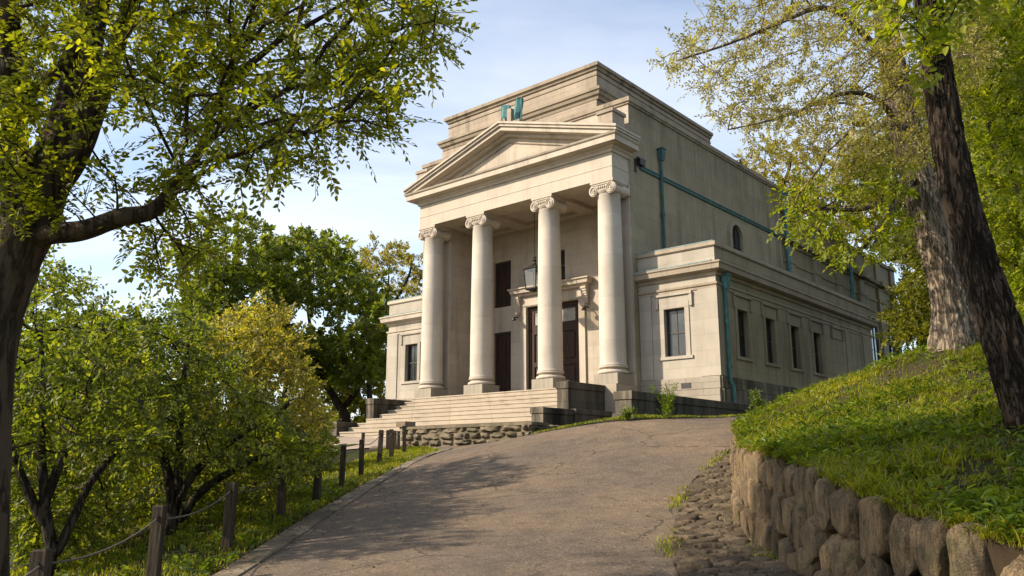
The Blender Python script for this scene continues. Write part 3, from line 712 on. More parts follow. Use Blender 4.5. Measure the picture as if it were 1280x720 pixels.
c = t.mix(t.math('MULTIPLY', ck, .7), c, (.02, .016, .012))
M['asphalt'] = t.done(t.bsdf(c, .88, t.bump(t.math('SUBTRACT', t.math('ADD', v2, t.math('MULTIPLY', n2, .6)), t.math('MULTIPLY', ck, .8)), .8, .012), .28))
pairs = [(-2.62,-12,1.4,-12),(-2.62,7,1.41,7),(-2.62,10,1.9,10),(-2.6,13,2.75,13),(-2.5,15.7,4.1,15.4),(-2.2,18.9,4.8,17.2),(-1.75,20.8,5.25,18.2),(-1.6,22.5,5.7,18.9),(-1.9,25.3,6.3,20.0),(-2.9,26.4,6.9,20.9),(.0,26.6,8.2,22.8),(6,28,11,26.5),(10,31,14,29)]
def ruled(pairs, nu, ds, dz):
    P = np.array(pairs); L = np.r_[0, np.cumsum(np.maximum(np.hypot(*np.diff(P[:, :2], axis=0).T), np.hypot(*np.diff(P[:, 2:], axis=0).T)))]
    s = np.linspace(0, L[-1], int(L[-1]/ds)+2); Q = np.stack([np.interp(s, L, P[:, i]) for i in range(4)], 1)
    ker = np.ones(5)/5; Qs = Q.copy()
    for i in range(4): Qs[2:-2, i] = np.convolve(Q[:, i], ker, 'valid')
    u = np.linspace(0, 1, nu)
    X = Qs[:, :1]*(1-u)+Qs[:, 2:3]*u; Y = Qs[:, 1:2]*(1-u)+Qs[:, 3:4]*u
    return X, Y, gz(X, Y)+dz
X, Y, Z = ruled(pairs, 34, .3, .014)
tag(link('road', grid_mesh('road', X, Y, Z), M['asphalt']), kind='structure')
# pale concrete forecourt at the foot of the steps
t = NT('pale_concrete'); oc = t.coord(); n1 = t.noise(oc, 1.2, 6, .65); n2 = t.noise(oc, 30, 4, .6)
c = t.mix(t.ramp(n1, [(.3, 0), (.7, 1)]), (.24, .19, .145), (.34, .275, .21)); c = t.mix(t.math('MULTIPLY', n2, .3), c, (.2, .16, .12))
M['concrete'] = t.done(t.bsdf(c, .9, t.bump(n2, .3, .01), .2))
X, Y, Z = ruled([(-1.9,25.9,-.4,29), (-3.6,26.3,-4,34), (-6.5,26.2,-8,36), (-14,27.5,-14,38)], 20, .5, .02)
tag(link('forecourt', grid_mesh('forecourt', X, Y, Z), M['concrete']), kind='structure')
# turf strip between the road and the low wall
X, Y, Z = ruled([(.66,20.75,.66,23), (1.5,20.1,1.6,23), (2.64,19.65,2.4,22.5), (3.7,19.5,3.3,21.0), (4.6,20.3,4.1,22.0), (7.9,24.6,7.2,25.4), (11,28,9.5,29)], 6, .3, .03)
tag(link('turf_strip', grid_mesh('turf_strip', X, Y, Z+.02*wob(X, Y, 2)), M['ground']), kind='structure')

# kerb of flat edging stones along the left side, turning in at the forecourt
t = NT('kerb_stone'); oc = t.coord(); n1 = t.noise(oc, 2.0, 6, .65); n2 = t.noise(oc, 22, 5, .65); at = t.n('Attribute', attribute_name='rnd').outputs['Fac']
c = t.mix(at, (.10, .08, .057), (.21, .168, .118)); c = t.mix(t.ramp(n1, [(.4, 0), (.65, .8)]), c, (.07, .058, .04))
M['kerb'] = t.done(t.bsdf(c, .9, t.bump(n2, .6, .015), .2))
kl = np.array([(-2.95,-4),(-2.95,8),(-2.93,12.5),(-2.83,15.7),(-2.53,18.9),(-2.1,20.8),(-1.93,22.4),(-2.0,23.6),(-2.3,25.0),(-3.0,25.9),(-4.5,26.2)])
def resample(P, ds):
    L = np.r_[0, np.cumsum(np.linalg.norm(np.diff(P, axis=0), axis=1))]; s = np.arange(0, L[-1], ds)
    return np.stack([np.interp(s, L, P[:, i]) for i in range(P.shape[1])], 1)
def blocks(mb, line, length, w0, w1, up, seed):
    r = random.Random(seed); p = resample(line, .05); i = 0; rn = []
    while i < len(p)-4:
        n_ = int(length*r.uniform(.75, 1.25)/.05); j = min(i+n_, len(p)-1)
        a, b_ = p[i], p[j]; d = (b_-a); L = np.linalg.norm(d); d = d/L; nn = np.array([d[1], -d[0]]); g = .012
        q = [a+d*g+nn*w0, b_-d*g+nn*w0, b_-d*g+nn*w1, a+d*g+nn*w1]
        z = [float(gz(*x)) for x in q]; e = r.uniform(-.008, .01); k = .018
        ctr = sum(q)/4
        top = [(*(x+(ctr-x)/np.linalg.norm(ctr-x)*k), zz+up+e+r.uniform(-.004, .004)) for x, zz in zip(q, z)]
        midr = [(*x, zz+up+e-k) for x, zz in zip(q, z)]; bot = [(*x, zz-.2) for x, zz in zip(q, z)]
        mb.add(top+midr+bot, [(0, 1, 2, 3)]+[(4+k_, 4+(k_+1) % 4, (k_+1) % 4, k_) for k_ in range(4)]+[(8+k_, 8+(k_+1) % 4, 4+(k_+1) % 4, 4+k_) for k_ in range(4)])
        rn += [r.random()]*9; i = j
    return rn
m = MB(); rn = blocks(m, kl, .75, .0, .32, .035, 5)
me = m.mesh('kerb'); a_ = me.attributes.new('rnd', 'FLOAT', 'FACE'); a_.data.foreach_set('value', np.array(rn, np.float32))
tag(link('kerb', me, M['kerb']), kind='structure')

# cobbled gutter strip between road and dry stone wall: real stones in the height of the sheet
ys = np.arange(3.2, 15.6, .022)
xl = np.interp(ys, [3, 7, 7.57, 8.5, 10.3, 12.2, 13.6, 14.6, 15.6], [1.38, 1.41, 1.43, 1.57, 1.97, 2.5, 3.1, 3.66, 4.15])
xr_ = np.interp(ys, [3, 3.5, 4.9, 5.9, 7.5, 8.3, 10, 12.1, 14, 15.6], [3.7, 3.45, 2.85, 2.55, 2.40, 2.48, 2.74, 3.32, 3.85, 4.22])
u = np.linspace(0, 1, 62); X = xl[:, None]*(1-u)+xr_[:, None]*u; Y = np.repeat(ys[:, None], len(u), 1)
cw, ch = .30, .19
gxs, gys = np.meshgrid(np.arange(1.0, 4.6, cw), np.arange(2.8, 16, ch), indexing='xy')
gxs = gxs+(np.arange(gxs.shape[0]) % 2)[:, None]*cw*.5
sd = np.stack([gxs+rng.uniform(-.4, .4, gxs.shape)*cw, gys+rng.uniform(-.4, .4, gys.shape)*ch], -1).reshape(-1, 2)
from mathutils import kdtree
kd = kdtree.KDTree(len(sd))
for i, p in enumerate(sd): kd.insert((p[0]/cw, p[1]/ch, 0), i)
kd.balance(); Hh = np.zeros(X.size); cid = np.zeros(X.size, int)
tilt = rng.uniform(-1, 1, (len(sd), 3))
wx = X+.022*np.sin(Y*23+3*np.sin(X*19)); wy = Y+.022*np.sin(X*27+2*np.sin(Y*17))
for i, (x, y) in enumerate(zip(wx.ravel(), wy.ravel())):
    q = kd.find_n((x/cw, y/ch, 0), 2); e = q[1][2]-q[0][2]; k = q[0][1]; cid[i] = k
    f = min(1, e/.28); Hh[i] = .042*(1-(1-f)**2.6)+.012*tilt[k][2]+.10*(tilt[k][0]*(x-sd[k][0])+tilt[k][1]*(y-sd[k][1]))
Z = gz(X, Y)+.0+Hh.reshape(X.shape)*.95+.006*wob(X*9, Y*9)
me = grid_mesh('cobbles', X, Y, Z)
fr_ = (cid*0.61803) % 1; nr, nc = X.shape; ii = (np.arange(nr-1)[:, None]*nc+np.arange(nc-1)[None]).ravel()
a_ = me.attributes.new('rnd', 'FLOAT', 'FACE'); a_.data.foreach_set('value', fr_[ii].astype(np.float32))
a_ = me.attributes.new('gap', 'FLOAT', 'POINT'); a_.data.foreach_set('value', np.clip(1-Hh/.03, 0, 1).astype(np.float32))
t = NT('cobble_stone'); oc = t.coord(); n1 = t.noise(oc, 6, 6, .7); n2 = t.noise(oc, 45, 4, .6); at = t.n('Attribute', attribute_name='rnd').outputs['Fac']; gp = t.n('Attribute', attribute_name='gap').outputs['Fac']
c = t.mix(at, (.06, .043, .026), (.16, .118, .073)); c = t.mix(t.ramp(n1, [(.4, 0), (.7, .75)]), c, (.055, .043, .028)); c = t.mix(gp, c, (.022, .016, .009))
M['cobble'] = t.done(t.bsdf(c, .9, t.bump(t.math('ADD', n1, n2), .8, .02), .2))
tag(link('cobbled_gutter', me, M['cobble']), kind='structure')

# ------------------------------------------------------------------ grassy bank behind the dry stone wall
edge = np.array([(9,-4),(6,0),(4.6,2),(3.7,3.5),(3.05,4.9),(2.75,5.9),(2.61,6.9),(2.58,7.7),(2.62,9.0),(2.79,10.2),(3.3,12),(4.0,15),(5.0,18),(6.5,22),(9,27),(13,33)])
for _ in range(2): edge = np.vstack([edge[:1], np.stack([edge[:-1]*.75+edge[1:]*.25, edge[:-1]*.25+edge[1:]*.75], 1).reshape(-1, 2), edge[-1:]])
eb = resample(edge, .13)
tt = np.r_[0, .04, np.cumsum(np.geomspace(.08, 3.0, 60))+.04]; tt = tt[tt < 40]
X = eb[:, :1]+tt[None]*np.ones((len(eb), 1)); Y = eb[:, 1:2]+.12*tt[None]
def bank_z(x, y):
    r_ = np.clip((np.asarray(x)-12)/18, 0, 1)
    ex_ = np.interp(y, eb[:, 1], eb[:, 0])
    return (bz(x, y)-.13*np.clip((np.asarray(x)-ex_)/1.2, 0, 1)*np.clip((np.asarray(y)-8)/4, 0, 1))*(1-r_)+r_*4.6
Z = bank_z(X, Y)+.045*wob(X, Y, 1.1)*np.clip(tt/.5, 0, 1)[None]+.02*wob(X*3+5, Y*3)*np.clip(tt/.5, 0, 1)[None]
sk = gz(eb[:, 0], eb[:, 1])-.5
X = np.c_[eb[:, :1]+.12, X]; Y = np.c_[eb[:, 1:2], Y]; Z = np.c_[sk, Z]
t = NT('bank_soil'); oc = t.coord(); n1 = t.noise(oc, 1.3, 5, .6); n2 = t.noise(oc, 16, 6, .7)
c = t.mix(t.ramp(n1, [(.4, 0), (.6, 1)]), (.055, .038, .022), (.04, .052, .014)); c = t.mix(t.math('MULTIPLY', n2, .5), c, (.03, .024, .014))
M['bank'] = t.done(t.bsdf(c, .95, t.bump(n2, .9, .05), .1))
tag(link('grassy_bank', grid_mesh('grassy_bank', X, Y, Z), M['bank']), kind='structure')

# dry stone wall of big rounded boulders
def ico(sub):
    bm = bmesh.new(); bmesh.ops.create_icosphere(bm, subdivisions=sub, radius=1)
    v = np.array([x.co[:] for x in bm.verts]); f = np.array([[q.index for q in x.verts] for x in bm.faces]); bm.free(); return v, f
IV, IF = ico(4)
def stone(c, al, out, w, h, d, seed):
    """upright egg-shaped boulder with a flattish weathered face, chipped facets and fine roughness"""
    r = np.random.default_rng(seed)
    v = np.sign(IV)*np.abs(IV)**r.uniform(.80, .98)
    v = v/np.maximum(np.abs(v).max(1, keepdims=True)*.30+.70*np.linalg.norm(v, axis=1, keepdims=True), 1e-6)
    v[:, 1] = np.where(v[:, 1] > 0, np.minimum(v[:, 1], .50+.12*(v[:, 1]-.5)), v[:, 1])
    ph = r.uniform(0, 6, 12)
    n = .045*np.sin(IV[:, 0]*2.3+ph[0]+1.5*np.sin(IV[:, 1]*2+ph[1]))+.05*np.sin(IV[:, 2]*2.2+ph[2]+1.2*np.sin(IV[:, 0]*2+ph[3]))
    n += .02*np.sin(IV[:, 0]*7+ph[4]+2*np.sin(IV[:, 2]*4+ph[5]))+.016*np.sin(IV[:, 2]*8+IV[:, 0]*6+ph[6])+.010*np.sin(IV[:, 0]*17+ph[7]+3*np.sin(IV[:, 2]*9))+.008*np.sin(IV[:, 2]*23+IV[:, 0]*14+ph[8])
    g = np.sin(IV[:, 0]*5.5+ph[9]+.9*np.sin(IV[:, 2]*3+ph[10])); n -= .05*np.clip((np.abs(g) < .10)*1.0, 0, 1)*(r.random() < .6)
    for _ in range(9):
        nn = r.normal(size=3)*np.array([1, 1.2, .8]); nn /= np.linalg.norm(nn); k = r.uniform(.60, .86); dd = v@nn
        v = v-np.where(dd > k, (dd-k)*.9, 0)[:, None]*nn
    v = v*(1+n)[:, None]*np.array([w/2, d/2, h/2])
    v[:, 0] *= 1+.30*v[:, 2]/(h/2)*r.uniform(-.6, 1)
    ta = r.uniform(-.16, .16); ca, sa = math.cos(ta), math.sin(ta); x, z = v[:, 0]*ca-v[:, 2]*sa, v[:, 0]*sa+v[:, 2]*ca
    return np.array(c)+x[:, None]*al+v[:, 1:2]*out+z[:, None]*np.array([0, 0, 1.])
Vs, Fs, Rn = [], [], []; nv = 0; sdn = 100
el = resample(edge, .01); ez = bank_z(el[:, 0], el[:, 1])
for row in range(5):
    i = int(np.argmax(el[:, 1] > 3.0)); first_ = True; kk = 0
    while el[i, 1] < 15.5:
        sdn += 1; r = random.Random(sdn); kk += 1
        big = np.interp(el[i, 1], [4, 5.5, 7.5, 10, 15], [1.35, 1.18, .95, .82, .72])
        w = .30*big*r.uniform(.82, 1.2); h = .45*big*r.uniform(.92, 1.12); k = int(w*.97/.01)
        if first_ and row % 2: i += k//2
        first_ = False
        j = min(i+k//2, len(el)-2); p = el[j]; d_ = el[j+1]-el[j-1]; d_ = d_/np.linalg.norm(d_); out = np.array([-d_[1], d_[0], 0]); al = np.array([d_[0], d_[1], 0])
        z = ez[j]-.20*big-row*.335*big+r.uniform(-.02, .02)*big
        g = float(gz(p[0], p[1]))
        if z+h*.35 > g:
            c = np.array([p[0], p[1], z])+out*(-.02+.055*row*big+r.uniform(-.012, .012))
            v = stone(c, al, out, w*1.0, h*.98, .40*big, sdn); Vs.append(v); Fs.append(IF+nv); nv += len(v); Rn += [r.random()]*len(IF)
        i += max(k, 8)
t = NT('field_stone'); oc = t.coord(); n1 = t.noise(oc, 4, 6, .65); n2 = t.noise(oc, 26, 6, .7); n3 = t.noise(t.mapping(oc, (5, 5, 1.2)), 3, 5, .65); at = t.n('Attribute', attribute_name='rnd').outputs['Fac']
c = t.mix(at, (.14, .096, .05), (.31, .217, .115)); c = t.mix(t.ramp(n1, [(.42, 0), (.62, .6)]), c, (.095, .08, .06)); c = t.mix(t.ramp(n3, [(.55, 0), (.70, .6)]), c, (.065, .05, .03))
c = t.mix(t.ramp(t.noise(oc, 2.3, 4), [(.58, 0), (.70, .55)]), c, (.075, .085, .03)); c = t.mix(t.ramp(n2, [(.58, 0), (.72, .55)]), c, (.36, .29, .19)); n5 = t.noise(oc, 60, 5, .75); c = t.mix(t.ramp(n5, [(.5, 0), (.72, .6)]), c, (.045, .033, .018)); n6 = t.noise(t.mapping(oc, (9, 9, 1.5)), 2.2, 6, .75, .6); c = t.mix(t.ramp(n6, [(.50, 0), (.56, .75), (.60, .1)]), c, (.04, .03, .017))
M['boulder'] = t.done(t.bsdf(c, .88, t.bump(t.math('ADD', t.math('ADD', n2, t.noise(oc, 70, 4, .7)), t.math('MULTIPLY', n3, 1.3)), 1.0, .022), .25))
me = np_mesh('dry_stone_wall', np.vstack(Vs), np.vstack(Fs), Rn, smooth=True)
q = link('dry_stone_wall', me, M['boulder']); tag(q, 'curved dry stone wall of rounded brown boulders holding up the grassy bank', 'wall')

# ------------------------------------------------------------------ timber posts and their rope
def post_mesh(h, w, seed):
    r = random.Random(seed); m = MB(); a = w/2
    m.box(-a, a, -a, a, -.3, h-.012)
    m.add([(-a, -a, h-.012), (a, -a, h-.012), (a, a, h-.012), (-a, a, h-.012), (-a*.78, -a*.78, h), (a*.78, -a*.78, h), (a*.78, a*.78, h), (-a*.78, a*.78, h)], [(0, 1, 5, 4), (1, 2, 6, 5), (2, 3, 7, 6), (3, 0, 4, 7), (4, 5, 6, 7)])
    m.lathe([(.018, -a-.012), (.018, a+.012)], (0, 0, h-.10), 8, 'y')
    return m.mesh('timber_post')
PG = 'timber posts of the rope fence'
first = [(-3.34, 6.15), (-3.36, 8.1), (-3.38, 10.2), (-3.30, 12.2), (-3.23, 14.0), (-3.20, 15.9), (-3.2, 17.9), (-3.17, 20.1), (-3.24, 22.6), (-3.10, 24.2)]
second = [(-3.42, 25.3), (-3.55, 25.5), (-3.82, 25.75), (-4.03, 25.6), (-4.55, 25.55)]
ordn = ['nearest', 'second nearest', 'third nearest', 'fourth nearest', 'fifth nearest', 'sixth nearest', 'seventh nearest', 'eighth nearest', 'ninth nearest', 'tenth nearest']
pm = [post_mesh(.78, .106, 1), post_mesh(.80, .10, 2), post_mesh(.60, .085, 3)]
base_post = bpy.data.objects.new('timber_post', pm[0]); base_post.data.materials.append(M['post']); pm[1].materials.append(M['post']); pm[2].materials.append(M['post'])
tops = []
for i, (x, y) in enumerate(first+second):
    o = base_post if i == 0 else base_post.copy()
    o.data = pm[i % 2] if i < len(first) else pm[2]
    o.location = (x, y, float(gz(x, y))); o.rotation_euler = (R(random.uniform(-2, 2)), R(random.uniform(-2.5, 2.5)), R(random.uniform(-8, 8)))
    col.objects.link(o)
    if i < len(first): lab = 'dark square timber post, %s in the row along the kerb' % ordn[i]
    else: lab = 'short dark timber post, %s of the short row beside the pale forecourt' % ['first from the right', 'second from the right', 'third from the right', 'fourth from the right', 'fifth from the right'][i-len(first)]
    tag(o, lab, 'post', PG)
    tops.append(np.array([x, y, float(gz(x, y))+(.68 if i < len(first) else .5)]))
m = MB(); tops.insert(0, np.array([-3.34, 4.1, .05+.68])); pts = []
for p, q in zip(tops[:-1], tops[1:]):
    sag = .09*min(1, np.linalg.norm(q-p)/2)
    for k in range(10):
        f = k/10; pts.append(p*(1-f)+q*f-np.array([0, 0, sag*4*f*(1-f)])+np.array([-.0, 0, 0]))
pts.append(tops[-1]); m.tube(pts, .0085, 6)
q = m.build('rope', M['rope']); tag(q, 'thin grey rope sagging from post to post along the verge', 'rope')
# ------------------------------------------------------------------ foliage
def leaf_mat(name, dark, mid, light, trans=.45, rough=.5, patch=.5, spec=.35):
    t = NT(name); at = t.n('Attribute', attribute_name='rnd').outputs['Fac']; n = t.noise(t.coord(), patch, 3, .5)
    f = t.math('ADD', t.math('MULTIPLY', at, .65), t.math('MULTIPLY', t.ramp(n, [(.3, 0), (.7, 1)]), .35))
    c = t.ramp(f, [(.05, dark), (.5, mid), (.95, light)])
    pb = t.bsdf(c, rough, None, spec)
    tr = t.n('BsdfTranslucent', i={'Color': t.mix(1.0, c, (1.75, 1.75, .6), 'MULTIPLY')})
    return t.done(t.n('MixShader', i={0: trans, 1: pb, 2: tr.outputs[0]}).outputs[0])
M['leaf_near'] = leaf_mat('near_leaf', (.075, .095, .008), (.165, .19, .013), (.32, .30, .022), .62)
M['leaf_shrub'] = leaf_mat('shrub_leaf', (.042, .058, .008), (.105, .135, .015), (.29, .28, .036), .54, patch=.45)
M['leaf_gold'] = leaf_mat('golden_shrub_leaf', (.09, .09, .013), (.22, .195, .03), (.38, .31, .08), .5, patch=.6)
M['leaf_deep'] = leaf_mat('deep_green_leaf', (.05, .072, .010), (.11, .14, .018), (.22, .23, .03), .5, patch=.3)
M['leaf_olive'] = leaf_mat('olive_spring_leaf', (.14, .128, .03), (.27, .24, .062), (.40, .355, .115), .5, patch=.4)
M['leaf_bright'] = leaf_mat('bright_spring_leaf', (.08, .115, .007), (.18, .205, .010), (.32, .31, .018), .58, patch=.3)
M['leaf_airy'] = leaf_mat('airy_yellow_leaf', (.11, .10, .016), (.22, .19, .035), (.34, .27, .065), .45, patch=.3)
M['leaf_under'] = leaf_mat('understorey_leaf', (.05, .06, .007), (.12, .125, .012), (.24, .215, .02), .5, patch=.3)
M['grass'] = leaf_mat('bank_grass', (.055, .078, .007), (.165, .185, .012), (.36, .315, .03), .5, patch=.9, rough=.5)
M['weed'] = leaf_mat('broad_weed', (.04, .075, .009), (.10, .145, .014), (.22, .25, .026), .45, patch=.8, rough=.42)
M['litter'] = leaf_mat('leaf_litter', (.05, .032, .014), (.13, .085, .035), (.25, .17, .07), .15, patch=2)
def bark_mat(name, c1, c2, c3=None, scale=14, bump=.9, moss=0.0):
    """bark: long broken furrows from stretched, bent noise"""
    t = NT(name); oc = t.coord()
    w = t.n('VectorMath', operation='SCALE', i={0: t.n('TexNoise', i={'Vector': oc, 'Scale': 2.5, 'Detail': 3}).outputs['Color'], 'Scale': .35}).outputs[0]
    v = t.n('VectorMath', operation='ADD', i={0: t.mapping(oc, (1, 1, .10)), 1: t.mapping(w, (.4, .4, .1))}).outputs[0]
    a = t.noise(v, scale, 5, .6); n = t.noise(oc, 9, 6, .7)
    rdg = t.math('ABSOLUTE', t.math('SUBTRACT', a, .5))
    f = t.ramp(rdg, [(.005, 0), (.075, 1)])
    big = t.noise(t.mapping(oc, (1, 1, .4)), 2.2, 3)
    c = t.mix(f, c1, t.mix(t.math('ADD', t.math('MULTIPLY', n, .6), t.math('MULTIPLY', big, .4)), c2, c3 or tuple(x*1.4 for x in c2)))
    if moss: c = t.mix(t.math('MULTIPLY', t.ramp(t.noise(oc, 1.6, 4), [(.5, 0), (.68, 1)]), moss), c, (.05, .055, .02))
    return t.done(t.bsdf(c, .92, t.bump(t.math('ADD', f, t.math('MULTIPLY', n, .5)), bump, .025), .15))
M['bark_dark'] = bark_mat('dark_bark', (.012, .009, .006), (.045, .033, .023), moss=.4)
M['bark_grey'] = bark_mat('smooth_grey_bark', (.02, .014, .009), (.045, .032, .021), (.09, .066, .043), 8, .4, .35)
M['bark_furrow'] = bark_mat('furrowed_bark', (.011, .008, .005), (.043, .031, .021), (.058, .042, .029), 15, 1.0)
M['bark_pale'] = bark_mat('pale_ridged_bark', (.085, .064, .046), (.205, .162, .12), (.275, .225, .168), 13, .9)

def norm(v): return v/np.maximum(np.linalg.norm(v, axis=-1, keepdims=True), 1e-9)
def leaves(P, D, N, L, Wd, fold=.18, droop=.12):
    """hexagonal leaves, two folded quads each"""
    S = norm(np.cross(D, N)); N = np.cross(S, D); L = L[:, None]; Wd = Wd[:, None]
    b = P; l1 = P+D*L*.34+S*Wd*.5+N*Wd*fold; l2 = P+D*L*.72+S*Wd*.36+N*Wd*fold*.6-N*L*droop*.5; tp = P+D*L-N*L*droop
    r1 = P+D*L*.34-S*Wd*.5+N*Wd*fold; r2 = P+D*L*.72-S*Wd*.36+N*Wd*fold*.6-N*L*droop*.5
    V = np.stack([b, l1, l2, tp, r2, r1], 1).reshape(-1, 3); i = np.arange(len(P))[:, None]*6
    return V, np.stack([np.hstack([i, i+1, i+2, i+3]), np.hstack([i, i+3, i+4, i+5])], 1).reshape(-1, 4)
def arch_blades(P, az, L, w, arch, rg):
    """long curved blades, three quads each"""
    n = len(P); d = np.stack([np.cos(az), np.sin(az), np.zeros(n)], 1); s = np.stack([-d[:, 1], d[:, 0], np.zeros(n)], 1); L = L[:, None]; w = w[:, None]; V = []
    a0 = rg.uniform(.1, .5, n)[:, None]; p = P.copy(); up = np.array([0, 0, 1.])
    for k, wk in enumerate((.6, 1.0, .8, .08)):
        V += [p-s*w*wk*.5, p+s*w*wk*.5]; th = a0+arch[:, None]*(k+.5)/3; p = p+L/3*(d*np.sin(th)+up*np.cos(th))
    V = np.stack(V, 1).reshape(-1, 3); i = np.arange(n)[:, None]*8
    return V, np.stack([np.hstack([i+2*k, i+2*k+1, i+2*k+3, i+2*k+2]) for k in range(3)], 1).reshape(-1, 4)
def leaf_obj(name, P, D, N, L, Wd, mat, parent=None, rg=None, fold=.18, droop=.12, rnd=None):
    V, F = leaves(P, norm(D), N, L, Wd, fold, droop)
    rnd = rng.random(len(P)) if rnd is None else rnd
    return link(name, np_mesh(name, V, F, np.repeat(rnd, 2), smooth=False), M[mat] if isinstance(mat, str) else mat, parent)

def grow(lines, att, step, kill, iters=70, up=.05, jit=.12, rg=None):
    """space colonisation: lines = starting limbs [(points, radii, parent_index or None)], att = points to reach"""
    rg = rg or rng
    pos, par, mr = [], [], []
    for pts, rad, pi in lines:
        for k, p in enumerate(pts):
            if k == 0 and pi is not None: last = pi if pi >= 0 else int(np.argmin(np.linalg.norm(np.array(pos)-p, axis=1)))
            elif k == 0: last = -1
            pos.append(np.array(p, float)); par.append(last); mr.append(rad[k]); last = len(pos)-1
    pos = list(pos); A = np.array(att, float); P = np.array(pos)
    d = np.linalg.norm(A[:, None]-P[None], axis=2) if len(A)*len(P) < 4e6 else None
    ni = np.argmin(d, 1); nd = d[np.arange(len(A)), ni]; alive = nd > kill
    nfix = len(pos)
    for it in range(iters):
        if not alive.any(): break
        idx = np.where(alive)[0]; src = ni[idx]; dv = norm(A[idx]-np.array(pos)[src])
        us, inv = np.unique(src, return_inverse=True)
        s = np.zeros((len(us), 3)); np.add.at(s, inv, dv)
        s = norm(norm(s)+rg.normal(0, jit, s.shape)+np.array([0, 0, up])); new = np.array(pos)[us]+s*step
        n0 = len(pos); pos += list(new); par += list(us); mr += [0]*len(us)
        D = np.linalg.norm(A[idx][:, None]-new[None], axis=2); j = D.argmin(1); dm = D[np.arange(len(idx)), j]
        better = dm < nd[idx]
        nd[idx[better]] = dm[better]; ni[idx[better]] = n0+j[better]
        stuck = ~better & (rg.random(len(idx)) < .06)
        alive[idx[stuck]] = False
        alive &= nd > kill
    return np.array(pos), np.array(par), np.array(mr, float), nfix
def limb_mesh(pos, par, mr, tip=.006, power=2.2, sides=6, skip_fixed=0, rmax=9):
    n = len(pos); acc = np.zeros(n); rad = np.zeros(n)
    nch = np.zeros(n, int); np.add.at(nch, par[par >= 0], 1)
    for i in range(n-1, -1, -1):
        pass
    order = np.argsort(-depth(par))
    for i in order:
        r_ = acc[i]**(1/power) if nch[i] else tip
        rad[i] = max(r_, mr[i]) if mr[i] > 0 else r_
        if mr[i] == 0: rad[i] = min(rad[i], rmax)
        if par[i] >= 0: acc[par[i]] += max(rad[i], tip)**power if mr[i] == 0 else tip**power
    e = np.where((par >= 0) & (np.arange(n) >= skip_fixed))[0]; p = par[e]
    main = np.zeros(n, bool); best = {}
    for i in e:
        q = par[i]
        if q not in best or rad[i] > rad[best[q]]: best[q] = i
    for q, i in best.items(): main[i] = True
    d = norm(pos[e]-pos[p])
    dp = d.copy(); gp = par[p]; ok = gp >= 0; dp[ok] = norm(d[ok]+norm(pos[p[ok]]-pos[gp[ok]]))
    dc = d.copy()
    for k, i in enumerate(e):
        if i in best: dc[k] = d[k]+norm(pos[best[i]]-pos[i])
    dc = norm(dc)
    def ring(c, dd, r_):
        ref = np.where(np.abs(dd[:, :1]) > .9, np.array([[0, 1., .2]]), np.array([[1., .13, 0]])); u = norm(np.cross(dd, ref)); w = np.cross(dd, u)
        a = np.arange(sides)*2*np.pi/sides
        return c[:, None]+r_[:, None, None]*(np.cos(a)[None, :, None]*u[:, None]+np.sin(a)[None, :, None]*w[:, None])
    r0 = np.where(main[e], rad[p], np.minimum(rad[p], rad[e]*1.25)); r0 = np.minimum(r0, rad[e]*1.6+.002)
    A = ring(pos[p], dp, r0); B = ring(pos[e], dc, rad[e])
    V = np.concatenate([A, B], 1).reshape(-1, 3); i = np.arange(len(e))[:, None]*2*sides; k = np.arange(sides)[None]; k2 = (k+1) % sides
    F = np.stack([i+k, i+k2, i+sides+k2, i+sides+k], -1).reshape(-1, 4)
    return V, F, rad, nch
def depth(par):
    d = np.zeros(len(par), int)
    for i in range(len(par)):
        if par[i] >= 0 and par[i] < i: d[i] = d[par[i]]+1
    return d
def smooth_path(P, n):
    P = np.array(P, float)
    for _ in range(3): P = np.vstack([P[:1], np.stack([P[:-1]*.75+P[1:]*.25, P[:-1]*.25+P[1:]*.75], 1).reshape(-1, P.shape[1]), P[-1:]])
    L = np.r_[0, np.cumsum(np.linalg.norm(np.diff(P[:, :3], axis=0), axis=1))]; s = np.linspace(0, L[-1], n)
    return np.stack([np.interp(s, L, P[:, i]) for i in range(P.shape[1])], 1)
